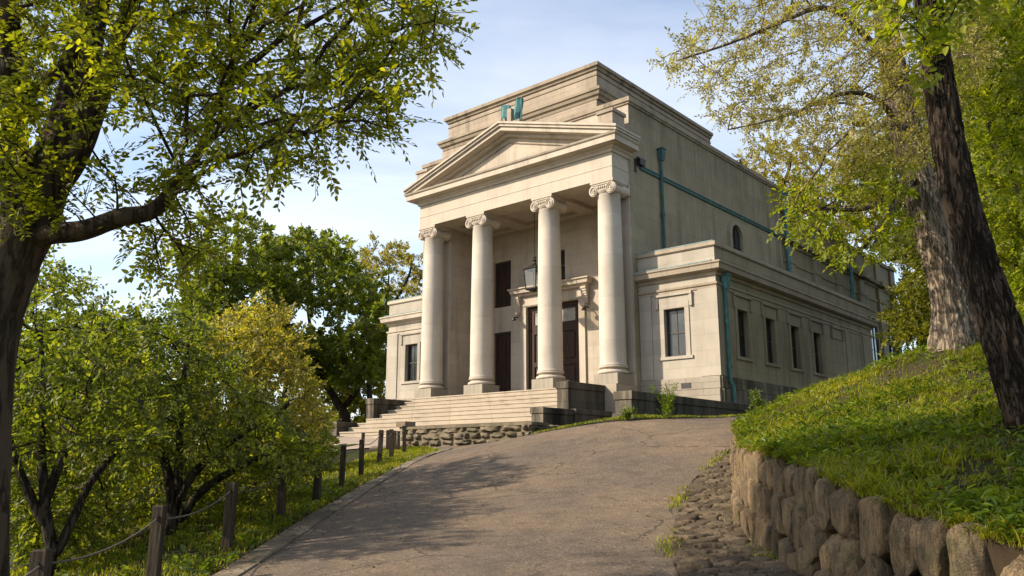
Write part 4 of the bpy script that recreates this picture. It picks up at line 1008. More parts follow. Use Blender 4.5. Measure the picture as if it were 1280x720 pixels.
def trunk_tube(path, seg=48, ring=.05, ridges=14, amp=.06, flare=0.0, seed=0):
    """path rows (x,y,z,r): a solid tapering trunk with ridged bark in the mesh"""
    L = np.linalg.norm(np.diff(np.array(path)[:, :3], axis=0), axis=1).sum(); P = smooth_path(path, max(8, int(L/ring)))
    n = len(P); a = np.arange(seg)*2*np.pi/seg; V = []; u = None; r_ = np.random.default_rng(seed); ph = r_.uniform(0, 6, 8); s = 0
    for i in range(n):
        d = P[min(i+1, n-1), :3]-P[max(i-1, 0), :3]; d = d/np.linalg.norm(d)
        if u is None: u = np.cross(d, [.2, 1, .1])
        u = u-d*(u@d); u = u/np.linalg.norm(u); w = np.cross(d, u); s = i*L/n
        warp = .35*np.sin(s*2.1+ph[0]+a*2)+.22*np.sin(s*5.3+ph[1]+3*a)+.12*np.sin(s*11+ph[2]-5*a)
        rd = np.abs(np.sin((a+warp)*ridges/2+.8*np.sin(s*3.1+ph[3]+a*3)))**.7*(.65+.35*np.sin(s*9+a*ridges*.6+ph[4]+2*np.sin(s*4)))
        big = .05*np.sin(2*a+ph[5]+s*.6)+.035*np.sin(3*a+ph[6]-s*.9)
        fl = flare*math.exp(-s/.55)*(1+.55*np.sin(5*a+ph[7])) if flare else 0
        rr = P[i, 3]*(1+big+amp*(rd-.5)*2+fl)
        V.append(P[i, :3]+rr[:, None]*(np.cos(a)[:, None]*u+np.sin(a)[:, None]*w))
    V = np.vstack(V); i = np.arange(n-1)[:, None]*seg; k = np.arange(seg)[None]; k2 = (k+1) % seg
    F = np.stack([i+k, i+k2, i+seg+k2, i+seg+k], -1).reshape(-1, 4)
    V = np.vstack([V, P[-1, :3]]); c = len(V)-1; b = (n-1)*seg
    F = np.vstack([F, np.stack([b+k[0], b+k2[0], np.full(seg, c), np.full(seg, c)], -1)])
    return V, F
def join(parts):
    V, F, n = [], [], 0
    for v, f in parts: V.append(v); F.append(f+n); n += len(v)
    return np.vstack(V), np.vstack(F)
def poly_points(poly, n, Y0, Y1, rg, dens=None, mult=2.1):
    """n points in the volume seen through a patch of the photograph, spread between Y0 and Y1 metres away"""
    P = np.array(poly, float); out = []; n = int(n*mult)
    lo, hi = P.min(0), P.max(0)
    while len(out) < n:
        x, y = rg.uniform(lo, hi); ins = False; j = len(P)-1
        for i in range(len(P)):
            if (P[i, 1] > y) != (P[j, 1] > y) and x < (P[j, 0]-P[i, 0])*(y-P[i, 1])/(P[j, 1]-P[i, 1])+P[i, 0]: ins = not ins
            j = i
        if ins and (dens is None or rg.random() < dens(x, y)): out.append(U(x, y, rg.uniform(Y0, Y1) if not callable(Y0) else rg.uniform(Y0(x, y), Y1(x, y))))
    return np.array(out)
def blob(c, rx, ry, rz, n, rg, shell=.45):
    v = norm(rg.normal(size=(n, 3))); r = shell+(1-shell)*rg.random((n, 1))**.7
    return np.array(c)+v*r*np.array([rx, ry, rz])

def sprays(tips, dirs, k, per, length, L, Wd, rg, droop=.25, spread=.7, flat=.6):
    """per tip k twigs, each with 'per' leaves set alternately in a loose plane"""
    n = len(tips)*k; T = np.repeat(tips, k, 0)+rg.normal(0, .03, (n, 3)); D = norm(np.repeat(dirs, k, 0)*.9+rg.normal(0, spread, (n, 3))+np.array([0, 0, -droop]))
    Nn = norm(rg.normal(0, 1-flat, (n, 3))+np.array([0, 0, 1.])*flat); S = norm(np.cross(D, Nn)); Nn = np.cross(S, D)
    ln = length*rg.uniform(.55, 1.2, n)
    f = (np.arange(per)+.6)/per
    P = T[:, None]+D[:, None]*(ln[:, None]*f[None])[..., None]+Nn[:, None]*(-.18*ln[:, None]*f[None]**2)[..., None]
    sgn = np.where(np.arange(per) % 2 == 0, 1., -1.); sgn[-1] = 0
    LD = norm(D[:, None]*.62+S[:, None]*(sgn[None]*.8)[..., None]+rg.normal(0, .16, (n, per, 3)))
    LN = norm(Nn[:, None]+rg.normal(0, .28, (n, per, 3)))
    sz = rg.uniform(.65, 1.15, n*per)
    twig = (T, T+D*ln[:, None]-Nn*.18*ln[:, None])
    return P.reshape(-1, 3), LD.reshape(-1, 3), LN.reshape(-1, 3), L*sz, Wd*sz, twig
def twig_mesh(a, b, r):
    d = norm(b-a); ref = np.array([[.3, .2, .93]]); u = norm(np.cross(d, ref)); w = np.cross(d, u); an = np.arange(3)*2*np.pi/3
    ring = lambda c, rr: c[:, None]+rr*(np.cos(an)[None, :, None]*u[:, None]+np.sin(an)[None, :, None]*w[:, None])
    V = np.concatenate([ring(a, r), ring(b, r*.5)], 1).reshape(-1, 3); i = np.arange(len(a))[:, None]*6; k = np.arange(3)[None]; k2 = (k+1) % 3
    return V, np.stack([i+k, i+k2, i+3+k2, i+3+k], -1).reshape(-1, 4)
def tree(name, label, lines, att, bark, leaf, step=.3, kill=.35, k=2, per=8, length=.3, L=.08, Wd=.035, droop=.25, spread=.7, flat=.6, tip=.006, tubes=None, thin=.02, group=None, cat='tree', seed=0, up=.05, sides=6, twigs=True, extra=None, rmax=9, power=2.2, keep=None):
    rg = np.random.default_rng(seed+500)
    base = lines[0][0][0]
    root = empty(name, tuple(map(float, base)))
    tag(root, label, cat, group)
    pos, par, mr, nf = grow(lines, att, step, kill, up=up, rg=rg)
    V, F, rad, nch = limb_mesh(pos, par, mr, tip, sides=sides, rmax=rmax, power=power, skip_fixed=nf if tubes else 0)
    parts = [(V, F)]
    if tubes: parts += tubes
    fine = np.where((rad < thin) & (np.arange(len(pos)) >= nf))[0]
    if keep is not None: fine = fine[rg.random(len(fine)) < keep]
    dirs = norm(pos[fine]-pos[par[fine]])
    P, D, N, Ls, Ws, tw = sprays(pos[fine], dirs, k, per, length, L, Wd, rg, droop, spread, flat)
    if twigs: parts.append(twig_mesh(tw[0], tw[1], tip*.6))
    V, F = join(parts); off = np.array(base)
    link('trunk', np_mesh('trunk', V-off, F, smooth=True), M[bark], root)
    if extra is not None:
        P2, D2, N2, L2, W2 = extra; P = np.vstack([P, P2]); D = np.vstack([D, D2]); N = np.vstack([N, N2]); Ls = np.r_[Ls, L2]; Ws = np.r_[Ws, W2]
    leaf_obj('crown', P-off, D, N, Ls, Ws, leaf, root, rnd=rg.random(len(P)))
    return root, len(P)
cnt = []
def gp_(x, y): return float(gz(x, y))
def L3(pts, rads=None): return [U(*p) for p in pts]
def tube_from(pts, rads, **kw): return trunk_tube([(*U(*p), r) for p, r in zip(pts, rads)], **kw)
def fixed(pts, rads, n): P = smooth_path([(*U(*p), r) for p, r in zip(pts, rads)], n); return list(P[:, :3]), list(P[:, 3])
def ground_pt(px, Y, dz=0): p = U(px, 578, Y); return np.array([p[0], p[1], gp_(p[0], p[1])+dz])
def count(r): cnt.append((r[0].name, r[1])); return r[0]
rt = np.random.default_rng(21)

# --- near tree on the left, leaning over the road
tr = [((-42, 800, 6.25), .25), ((-34, 640, 6.25), .215), ((-26, 500, 6.25), .20), ((-16, 410, 6.25), .20), ((6, 340, 6.25), .20), ((36, 280, 6.27), .20), ((62, 215, 6.35), .175), ((88, 150, 6.45), .15), ((104, 80, 6.6), .135), ((118, 10, 6.75), .12), ((140, -90, 6.95), .10), ((175, -200, 7.2), .07)]
l2 = [((30, 300, 6.25), .14), ((18, 235, 6.15), .115), ((14, 160, 6.1), .105), ((14, 80, 6.0), .095), ((6, -20, 5.9), .08), ((-10, -140, 5.7), .06)]
l3 = [((60, 245, 6.3), .11), ((98, 195, 6.35), .095), ((122, 130, 6.4), .08), ((146, 60, 6.6), .07), ((170, -20, 6.8), .055), ((200, -120, 7.0), .04)]
l4 = [((20, 305, 6.25), .10), ((60, 291, 6.2), .088), ((92, 291, 6.15), .080), ((122, 283, 6.1), .075), ((152, 270, 6.1), .072), ((186, 268, 6.15), .066), ((208, 250, 6.2), .058), ((220, 230, 6.3), .05), ((242, 205, 6.45), .043), ((256, 176, 6.6), .034), ((268, 130, 6.9), .026), ((292, 90, 7.2), .018)]
l5 = [((16, 140, 6.1), .06), ((45, 110, 6.2), .055), ((78, 85, 6.4), .05), ((92, 60, 6.5), .05)]
tubes = [tube_from(*zip(*x), seg=s, ring=.04, ridges=g, amp=am, seed=i) for i, (x, s, g, am) in enumerate([(tr, 56, 16, .035), (l2, 32, 12, .03), (l3, 28, 10, .03), (l4, 28, 9, .035), (l5, 20, 8, .03)])]
lines = []
for i, (x, n) in enumerate(((tr, 40), (l2, 22), (l3, 18), (l4, 26), (l5, 8))):
    p, r = fixed(*zip(*x), n); lines.append((p, r, None if i == 0 else -1))
canopy = [(-60, -160), (575, -160), (530, -20), (560, 35), (582, 88), (545, 82), (490, 90), (508, 176), (480, 165), (430, 195), (402, 220), (378, 185), (335, 238), (300, 205), (262, 190), (215, 165), (150, 130), (60, 170), (-10, 200), (-60, 200)]
att = np.vstack([poly_points(canopy, 560, 5.0, 7.6, rt, lambda x, y: 1 if y < 90 else .75),
    poly_points([(150, 262), (185, 205), (240, 215), (272, 250), (262, 300), (228, 352), (190, 335), (150, 300)], 48, 5.8, 6.9, rt),
    poly_points([(-30, 190), (45, 175), (75, 225), (100, 262), (40, 275), (-30, 260)], 46, 5.5, 6.6, rt),
    poly_points([(-60, -420), (480, -420), (560, -160), (-60, -160)], 90, 4.8, 6.8, rt), blob((-6.4, 5.0, 7.0), 2.2, 1.8, 2.0, 120, rt)])
count(tree('leaning_tree', 'large grey-barked tree at the near left edge, its leafy boughs arching over the road', lines, att, 'bark_grey', 'leaf_near', step=.18, kill=.18, k=3, per=11, length=.32, L=.062, Wd=.030, droop=.12, tip=.0055, tubes=tubes, thin=.016, seed=1, spread=.5, flat=.68, up=.0, power=2.1))

# --- multi-stemmed shrubs behind the rope fence
def shrub(label, base, stems, att, leaf, seed, L=.075, W=.04, k=2, per=8, thin=.016, step=.2, kill=.2, bark='bark_dark', r0=.075, length=.28, keep=None, name='small_tree'):
    lines = []
    for i, s in enumerate(stems):
        rr = np.linspace(r0*(1 if i == 0 else .8), r0*.35, len(s)); p, r = fixed(s, rr, 12)
        if i == 0: p[0] = np.array(base)
        lines.append((p, r, None if i == 0 else -1))
    return count(tree(name, label, lines, att, bark, leaf, step=step, kill=kill, k=k, per=per, length=length, L=L, Wd=W, thin=thin, seed=seed, group='small trees below the rope fence', spread=.8, flat=.45, tip=.005, droop=.1, keep=keep, sides=7))
b = ground_pt(72, 9.6, -.1)
shrub('dark many-stemmed small tree right beside the near leaning trunk', b, [[(72, 715, 9.6), (58, 655, 9.6), (54, 600, 9.6), (50, 550, 9.7), (56, 480, 9.8), (50, 420, 9.9)], [(60, 665, 9.6), (34, 612, 9.5), (14, 560, 9.5), (2, 500, 9.4)], [(72, 690, 9.6), (90, 652, 9.7), (112, 600, 9.9), (150, 560, 10.1), (185, 525, 10.3)], [(56, 630, 9.6), (76, 575, 9.7), (102, 520, 9.7), (120, 450, 9.8)]],
    np.vstack([poly_points([(-60, 590), (170, 585), (205, 640), (120, 700), (-60, 700)], 90, 10.4, 13.2, rt), poly_points([(-70, 340), (10, 355), (60, 318), (108, 345), (140, 392), (195, 440), (215, 520), (180, 575), (90, 560), (-70, 600)], 330, 8.6, 12.2, rt)]), 'leaf_shrub', 2, k=3)
b = ground_pt(218, 12.0, -.1)
shrub('dark many-stemmed small tree behind the third and fourth posts', b, [[(218, 670, 12), (214, 610, 12), (206, 570, 12), (184, 535, 12.1), (170, 470, 12.2)], [(218, 645, 12), (236, 595, 12), (276, 560, 12.2), (322, 530, 12.6), (360, 505, 13)], [(222, 630, 12), (224, 560, 12), (228, 495, 12.1), (235, 430, 12.2)], [(226, 648, 12), (250, 612, 11.9), (300, 582, 11.8), (352, 560, 12)]],
    np.vstack([poly_points([(130, 560), (400, 575), (340, 628), (250, 640), (150, 640)], 100, 12.6, 15.5, rt), poly_points([(120, 405), (165, 378), (235, 382), (280, 415), (330, 490), (402, 560), (392, 590), (320, 600), (250, 585), (130, 560)], 330, 10.6, 14.6, rt)]), 'leaf_shrub', 3, k=3, r0=.09)
b = ground_pt(318, 15.5, -.1)
shrub('sunlit golden-green small tree in front of the big round tree', b, [[(318, 640, 15.5), (322, 580, 15.5), (318, 520, 15.5), (322, 450, 15.6), (330, 400, 15.7)], [(320, 590, 15.5), (350, 520, 15.5), (362, 460, 15.6), (368, 415, 15.7)], [(318, 560, 15.5), (290, 500, 15.4), (270, 440, 15.4)]],
    poly_points([(225, 440), (265, 402), (320, 376), (360, 385), (380, 410), (386, 455), (412, 520), (402, 560), (310, 570), (235, 530)], 260, 13.4, 17.4, rt), 'leaf_gold', 4, L=.085, W=.045, k=3)
b = ground_pt(60, 16, -.1)
shrub('loose bushy small tree farther down the slope at the left edge', b, [[(60, 690, 16), (70, 600, 16), (90, 520, 16), (100, 440, 16)], [(64, 620, 16), (20, 540, 16), (0, 470, 16)], [(66, 600, 16), (130, 540, 16), (170, 480, 16)]],
    poly_points([(-60, 430), (60, 400), (150, 420), (230, 500), (260, 600), (150, 650), (-60, 660)], 260, 14, 19, rt), 'leaf_shrub', 5, L=.11, W=.06, k=3)
b = ground_pt(385, 21, -.1)
shrub('low leafy bush beside the pale forecourt', b, [[(385, 600, 21), (388, 570, 21), (392, 530, 21)], [(386, 590, 21), (360, 560, 21), (350, 520, 21)]],
    poly_points([(335, 530), (380, 500), (408, 520), (420, 560), (405, 590), (340, 600)], 120, 19, 22.5, rt), 'leaf_shrub', 6, L=.10, W=.055, k=4, name='shrub')
b = ground_pt(150, 22, -.1)
shrub('yellowish shrub at the bottom of the slope seen through dark stems', b, [[(150, 660, 22), (150, 600, 22), (160, 540, 22)], [(150, 640, 22), (100, 590, 22), (80, 550, 22)], [(150, 640, 22), (220, 590, 22), (260, 550, 22)]],
    poly_points([(-60, 540), (120, 480), (300, 520), (340, 600), (280, 680), (-60, 700)], 220, 20, 26, rt), 'leaf_gold', 7, L=.14, W=.075, k=3, name='shrub')

# --- taller trees beyond
def far_tree(name, label, px, Y, stems, att, leaf, seed, L, W, step, kill, k=6, per=9, length=.55, thin=.05, bark='bark_dark', r0=.3, tip=.012, keep=None, spread=1.0, flat=.35, group='trees around the building', base=None, up=.06):
    b = ground_pt(px, Y, -.2) if base is None else np.array(base, float)
    lines = []
    for i, s in enumerate(stems):
        rr = np.linspace(r0*(1 if i == 0 else .7), r0*.3, len(s)); p, r = fixed(s, rr, 14)
        if i == 0: p = [b]+p; r = [r0*1.15]+r
        lines.append((p, r, None if i == 0 else -1))
    return count(tree(name, label, lines, att, bark, leaf, step=step, kill=kill, k=k, per=per, length=length, L=L, Wd=W, thin=thin, seed=seed, group=group, spread=spread, flat=flat, tip=tip, droop=0.0, twigs=False, keep=keep, up=up))
def clumps(poly, nc, per, r, Y0, Y1, rg, dens=None):
    nc = int(nc*1.5); c = poly_points(poly, nc, Y0, Y1, rg, dens, 1.0); o = norm(rg.normal(size=(nc*per, 3)))*r*rg.uniform(.35, 1, (nc*per, 1))
    return np.repeat(c, per, 0)+o*np.array([1, 1, .62])
far_tree('broadleaf_tree', 'dark green round-crowned tree with a leaning black trunk beside the left wing', 435, 47, [[(432, 520, 47), (418, 498, 47), (402, 470, 47), (392, 435, 47), (385, 390, 47)], [(428, 512, 47), (452, 480, 47), (456, 440, 47), (450, 390, 47)], [(405, 475, 47), (370, 450, 47), (345, 420, 47)]],
    clumps([(325, 335), (350, 300), (385, 292), (430, 312), (470, 345), (488, 400), (484, 460), (455, 480), (400, 470), (330, 465)], 46, 14, 1.4, 42, 53, rt), 'leaf_deep', 11, .25, .15, .7, .65, k=6, per=9)
far_tree('broadleaf_tree', 'dark green round-crowned tree behind the golden small tree', 290, 45, [[(290, 560, 45), (292, 500, 45), (288, 440, 45), (285, 370, 45)], [(291, 500, 45), (330, 440, 45), (335, 380, 45)], [(290, 490, 45), (250, 430, 45), (245, 360, 45)]],
    clumps([(226, 330), (245, 290), (275, 274), (325, 282), (345, 310), (350, 380), (345, 450), (280, 470), (232, 430)], 40, 14, 1.35, 41, 49, rt), 'leaf_deep', 12, .25, .15, .7, .65, k=6, per=9)
far_tree('airy_tree', 'thin yellowish open-crowned tree showing above the dark round tree', 487, 58, [[(487, 500, 58), (486, 420, 58), (484, 380, 58), (486, 345, 58)], [(485, 400, 58), (460, 350, 58), (455, 330, 58)], [(485, 390, 58), (510, 350, 58), (515, 330, 58)]],
    clumps([(438, 318), (470, 302), (500, 308), (527, 330), (530, 372), (480, 352), (440, 342)], 22, 10, 1.1, 55, 62, rt), 'leaf_airy', 13, .22, .13, .8, .7, k=5, per=8, thin=.06, r0=.22)
far_tree('broadleaf_tree', 'mid-green tree standing low behind the left small trees', 120, 34, [[(120, 640, 34), (120, 560, 34), (118, 500, 34), (120, 440, 34)], [(120, 540, 34), (60, 480, 34), (40, 440, 34)], [(120, 540, 34), (180, 480, 34), (200, 440, 34)]],
    clumps([(-80, 430), (20, 400), (100, 405), (200, 410), (250, 460), (250, 560), (120, 600), (-80, 600)], 46, 12, 1.3, 30, 40, rt), 'leaf_shrub', 14, .22, .13, .7, .6, k=6, per=9)
far_tree('airy_tree', 'yellow-green open tree rising behind the side parapet', 955, 52, [[(955, 400, 52), (955, 300, 52), (958, 240, 52), (956, 200, 52)], [(956, 280, 52), (930, 225, 52), (925, 200, 52)], [(956, 270, 52), (985, 220, 52), (990, 195, 52)]],
    clumps([(912, 205), (935, 170), (970, 160), (1000, 175), (1010, 230), (1000, 280), (960, 265), (925, 235)], 26, 10, 1.2, 48, 56, rt), 'leaf_airy', 16, .20, .12, .8, .7, k=5, per=8, thin=.06, r0=.24)
far_tree('airy_tree', 'yellow-green open tree behind the rear section of the building', 1020, 50, [[(1020, 400, 50), (1018, 310, 50), (1020, 260, 50), (1025, 220, 50)], [(1018, 300, 50), (1050, 255, 50), (1060, 225, 50)]],
    clumps([(985, 200), (1020, 170), (1070, 175), (1110, 220), (1115, 300), (1060, 310), (1000, 290)], 30, 10, 1.2, 46, 54, rt), 'leaf_airy', 17, .20, .12, .8, .7, k=5, per=8, thin=.06, r0=.24)

far_tree('broadleaf_tree', 'green leafy tree low behind the left cheek wall of the steps', 465, 55, [[(465, 545, 47), (462, 500, 47), (460, 450, 55)], [(463, 520, 55), (440, 480, 55), (425, 450, 55)]],
    clumps([(395, 440), (440, 420), (490, 430), (500, 530), (440, 545), (385, 530)], 34, 12, 1.4, 50, 60, rt), 'leaf_under', 18, .22, .13, .6, .6, k=6, per=9)
# --- great pale-barked tree on the bank
lt = [((1201, 440, 12.8), .31), ((1198, 425, 12.8), .30), ((1194, 395, 12.8), .275), ((1187, 360, 12.8), .262), ((1175, 320, 12.8), .255), ((1163, 285, 12.85), .25), ((1151, 240, 12.9), .24), ((1136, 180, 13.0), .22), ((1122, 110, 13.2), .21), ((1106, 30, 13.4), .18), ((1096, -60, 13.6), .14), ((1092, -200, 13.9), .08)]
g1 = [((1122, 110, 13.2), .08), ((1090, 50, 12.7), .06), ((1035, 2, 12.1), .045), ((980, 26, 11.6), .032), ((915, 54, 11.3), .022), ((845, 76, 11.1), .012)]
g2 = [((1134, 170, 13.0), .06), ((1100, 122, 12.5), .045), ((1056, 112, 12.2), .034), ((985, 146, 11.8), .022), ((910, 162, 11.6), .011)]
g3 = [((1152, 235, 12.9), .08), ((1120, 242, 12.5), .06), ((1085, 262, 12.1), .045), ((1040, 262, 11.8), .03), ((990, 258, 11.5), .015)]
g4 = [((1146, 215, 12.9), .07), ((1115, 255, 12.3), .055), ((1098, 285, 12.0), .04), ((1080, 310, 11.8), .02)]
g5 = [((1108, 40, 13.4), .10), ((1150, -40, 13.6), .08), ((1200, -90, 13.8), .05)]
tubes = [tube_from(*zip(*lt), seg=132, ring=.035, ridges=28, amp=.08, flare=.42, seed=31)]+[tube_from(*zip(*g), seg=16, ring=.08, ridges=7, amp=.05, seed=32+i) for i, g in enumerate((g1, g2, g3, g4, g5))]
lines = []
for i, (x, n) in enumerate(((lt, 44), (g1, 18), (g2, 16), (g3, 14), (g4, 9), (g5, 9))):
    p, r = fixed(*zip(*x), n); lines.append((p, r, None if i == 0 else -1))
up_poly = [(812, 78), (850, 40), (880, -10), (900, -80), (1260, -100), (1250, 60), (1180, 190), (1110, 215), (1010, 190), (930, 182), (890, 150), (855, 108)]
att = np.vstack([poly_points(up_poly, 560, 10.2, 15.0, rt, lambda x, y: np.clip((x-770)/300, .25, 1)*(1 if y > -5 else .4)),
                 poly_points([(880, -260), (1250, -260), (1260, -80), (900, -80)], 90, 10.5, 15, rt)])
rt_tree = count(tree('pale_barked_tree', 'massive pale ridged-bark tree on top of the bank with an olive spring crown', lines, att, 'bark_pale', 'leaf_olive', step=.26, kill=.3, k=4, per=9, length=.34, L=.062, Wd=.029, droop=.05, tubes=tubes, thin=.016, seed=41, spread=.8, flat=.4, tip=.005, power=2.1))
# its low sunlit bough of brighter leaves
rg = np.random.default_rng(77)
att = poly_points([(962, 266), (985, 236), (1045, 215), (1110, 205), (1138, 222), (1136, 262), (1112, 332), (1082, 318), (1046, 338), (1010, 302)], 230, 10.4, 13.2, rt)
ln = [(fixed(*zip(*g), 12)[0], fixed(*zip(*g), 12)[1], None if i == 0 else -1) for i, g in enumerate((g3, g4))]
pos, par, mr, nf = grow(ln, att, .22, .26, rg=rg); V, F, rad, nch = limb_mesh(pos, par, mr, .005, skip_fixed=nf, power=2.1)
fine = np.where((rad < .014) & (np.arange(len(pos)) >= nf))[0]
P, D, N, Ls, Ws, tw = sprays(pos[fine], norm(pos[fine]-pos[par[fine]]), 2, 10, .34, .08, .042, rg, .15, .6, .6)
off = np.array(rt_tree.location); V, F = join([(V, F), twig_mesh(tw[0], tw[1], .003)])
q = link('bough', np_mesh('bough', V-off, F, smooth=True), M['bark_furrow'], rt_tree)
q = leaf_obj('leaves', P-off, D, N, Ls, Ws, 'leaf_bright', q)

# --- dark furrowed trunk nearer the camera
dk = [((1322, 620, 7.35), .21), ((1302, 560, 7.35), .19), ((1285, 510, 7.35), .178), ((1266, 455, 7.35), .168), ((1247, 400, 7.4), .160), ((1228, 340, 7.45), .153), ((1206, 272, 7.5), .148), ((1190, 200, 7.55), .142), ((1176, 120, 7.6), .135), ((1166, 50, 7.7), .13), ((1157, -30, 7.8), .122), ((1150, -150, 7.9), .12), ((1150, -280, 8), .08)]
d2 = [((1166, 10, 7.75), .06), ((1130, -40, 7.6), .045), ((1100, -60, 7.5), .03)]; d3 = [((1160, -30, 7.8), .07), ((1200, -90, 7.7), .05), ((1250, -120, 7.6), .03)]
tubes = [tube_from(*zip(*dk), seg=132, ring=.03, ridges=22, amp=.115, flare=.18, seed=51)]+[tube_from(*zip(*g), seg=16, ring=.08, ridges=7, amp=.05, seed=52+i) for i, g in enumerate((d2, d3))]
lines = []
for i, (x, n) in enumerate(((dk, 40), (d2, 8), (d3, 8))):
    p, r = fixed(*zip(*x), n); lines.append((p, r, None if i == 0 else -1))
att = np.vstack([poly_points([(1060, -160), (1300, -160), (1300, -20), (1230, 20), (1180, 42), (1125, 38), (1080, 18), (1050, -40)], 130, 6.6, 8.6, rt), poly_points([(1000, -420), (1300, -420), (1300, -160), (1040, -160)], 110, 6.6, 9, rt),
                 poly_points([(1150, 20), (1185, 30), (1200, 90), (1170, 70)], 8, 7.3, 7.6, rt)])
count(tree('dark_trunk_tree', 'dark deeply furrowed leaning trunk nearest the right edge, standing on the bank', lines, att, 'bark_furrow', 'leaf_bright', step=.22, kill=.28, k=2, per=8, length=.36, L=.105, Wd=.055, droop=.3, tubes=tubes, thin=.016, seed=61, spread=.6, flat=.6, tip=.005, power=2.1))

# --- green trees closing the view at the right
def bankpt(px, Y): p = U(px, 500, Y); return (p[0], p[1], float(bank_z(p[0], p[1]))-.15)
far_tree('woodland_tree', 'bright green leafy tree filling the upper right corner behind the dark trunk', 1300, 17, [[(1296, 400, 17), (1290, 300, 17), (1284, 200, 17), (1276, 90, 17), (1270, -20, 17)], [(1288, 260, 17), (1250, 190, 16.5), (1225, 130, 16)], [(1284, 180, 17), (1240, 90, 16.5), (1215, 30, 16)]],
    clumps([(1180, -60), (1310, -60), (1320, 250), (1280, 270), (1235, 210), (1205, 110), (1180, 40)], 60, 12, .55, 14.5, 19.5, rt), 'leaf_bright', 71, .105, .058, .3, .3, k=6, per=9, length=.34, thin=.03, r0=.16, tip=.007, base=bankpt(1297, 17))
far_tree('woodland_tree', 'bright green tree low behind the dark trunk at the right edge', 1275, 21, [[(1278, 440, 21), (1275, 390, 21), (1268, 330, 21), (1262, 270, 21)], [(1274, 380, 21), (1300, 330, 21), (1310, 280, 21)]],
    clumps([(1215, 200), (1310, 200), (1320, 400), (1285, 425), (1240, 380), (1215, 300)], 46, 12, .6, 19, 24, rt), 'leaf_bright', 72, .12, .066, .35, .35, k=6, per=9, length=.38, thin=.03, r0=.13, tip=.008, base=bankpt(1278, 21))
far_tree('woodland_tree', 'yellow-green tree between the far end of the building and the pale trunk', 1150, 27, [[(1152, 440, 27), (1150, 400, 27), (1146, 350, 27), (1150, 300, 27)], [(1150, 400, 27), (1172, 360, 27), (1180, 320, 27)]],
    clumps([(1112, 345), (1130, 300), (1175, 270), (1205, 320), (1205, 425), (1150, 448), (1128, 420)], 46, 12, .65, 24, 31, rt), 'leaf_under', 73, .14, .075, .4, .4, k=6, per=9, length=.42, thin=.035, r0=.14, tip=.009, base=bankpt(1152, 27))
far_tree('woodland_tree', 'dark tall tree behind the pale trunk', 1180, 40, [[(1180, 430, 40), (1178, 330, 40), (1172, 240, 40), (1165, 150, 40)], [(1178, 320, 40), (1130, 250, 40), (1110, 200, 40)]],
    clumps([(1070, 180), (1120, 100), (1230, 60), (1250, 200), (1240, 400), (1140, 420), (1120, 330), (1080, 270)], 60, 12, 1.1, 36, 46, rt), 'leaf_under', 74, .2, .11, .6, .6, k=6, per=9, length=.55, thin=.05, r0=.28, tip=.012, base=(21.0, 40, 3.0))
far_tree('woodland_tree', 'deep green tree farthest back at the right edge', 1290, 36, [[(1290, 430, 36), (1288, 330, 36), (1284, 200, 36), (1280, 60, 36)]],
    clumps([(1190, 60), (1340, -40), (1360, 420), (1230, 430), (1200, 250)], 70, 12, 1.2, 31, 42, rt), 'leaf_deep', 75, .2, .11, .6, .6, k=6, per=9, length=.55, thin=.05, r0=.28, tip=.012, base=(22.5, 36, 4.2))

# ------------------------------------------------------------------ grass, weeds, litter
def proj(P):
    d = P-EYE; f = d[:, 1]*math.cos(TH)+d[:, 2]*math.sin(TH); u = d[:, 2]*math.cos(TH)-d[:, 1]*math.sin(TH)
    return 640+FOC*d[:, 0]/f, 360-FOC*u/f, f
def inview(P, mgn=120):
    x, y, f = proj(P); return (f > .5) & (x > -mgn) & (x < 1280+mgn) & (y > -mgn) & (y < 720+mgn*1.5)
def blades(P, h, w, rg, lean=.45, droop=.5):
    n = len(P); az = rg.uniform(0, 2*np.pi, n); d = np.stack([np.cos(az), np.sin(az), np.zeros(n)], 1); s = np.stack([-d[:, 1], d[:, 0], np.zeros(n)], 1)
    h = h[:, None]; w = w[:, None]; ln = (lean*rg.uniform(.2, 1.6, n))[:, None]; up = np.array([0, 0, 1.])
    m = P+up*h*.58+d*h*ln*.35; t_ = P+up*h*(1-.35*ln)+d*h*ln*(.75+droop*.5)
    V = np.stack([P-s*w*.5, P+s*w*.5, m+s*w*.42, m-s*w*.42, t_+s*w*.06, t_-s*w*.06], 1).reshape(-1, 3); i = np.arange(n)[:, None]*6
    return V, np.stack([np.hstack([i, i+1, i+2, i+3]), np.hstack([i+3, i+2, i+4, i+5])], 1).reshape(-1, 4)
def rosettes(C, rg, n=7, L=.11, W=.032, rise=.7):
    k = len(C); az = rg.uniform(0, 2*np.pi, (k, n)); el = rg.uniform(.2, 1.25, (k, n))*rise; sc = rg.uniform(.6, 1.4, (k, 1))*rg.uniform(.7, 1.1, (k, n))
    D = np.stack([np.cos(az)*np.cos(el), np.sin(az)*np.cos(el), np.sin(el)], -1).reshape(-1, 3)
    P = np.repeat(C, n, 0)+D*.01+np.stack([0*az, 0*az, rg.uniform(0, .09, (k, n))*sc], -1).reshape(-1, 3); N = norm(np.array([0, 0, 1.])+rg.normal(0, .25, D.shape))
    return P, D, N, L*sc.ravel(), W*sc.ravel()
rg = np.random.default_rng(90)
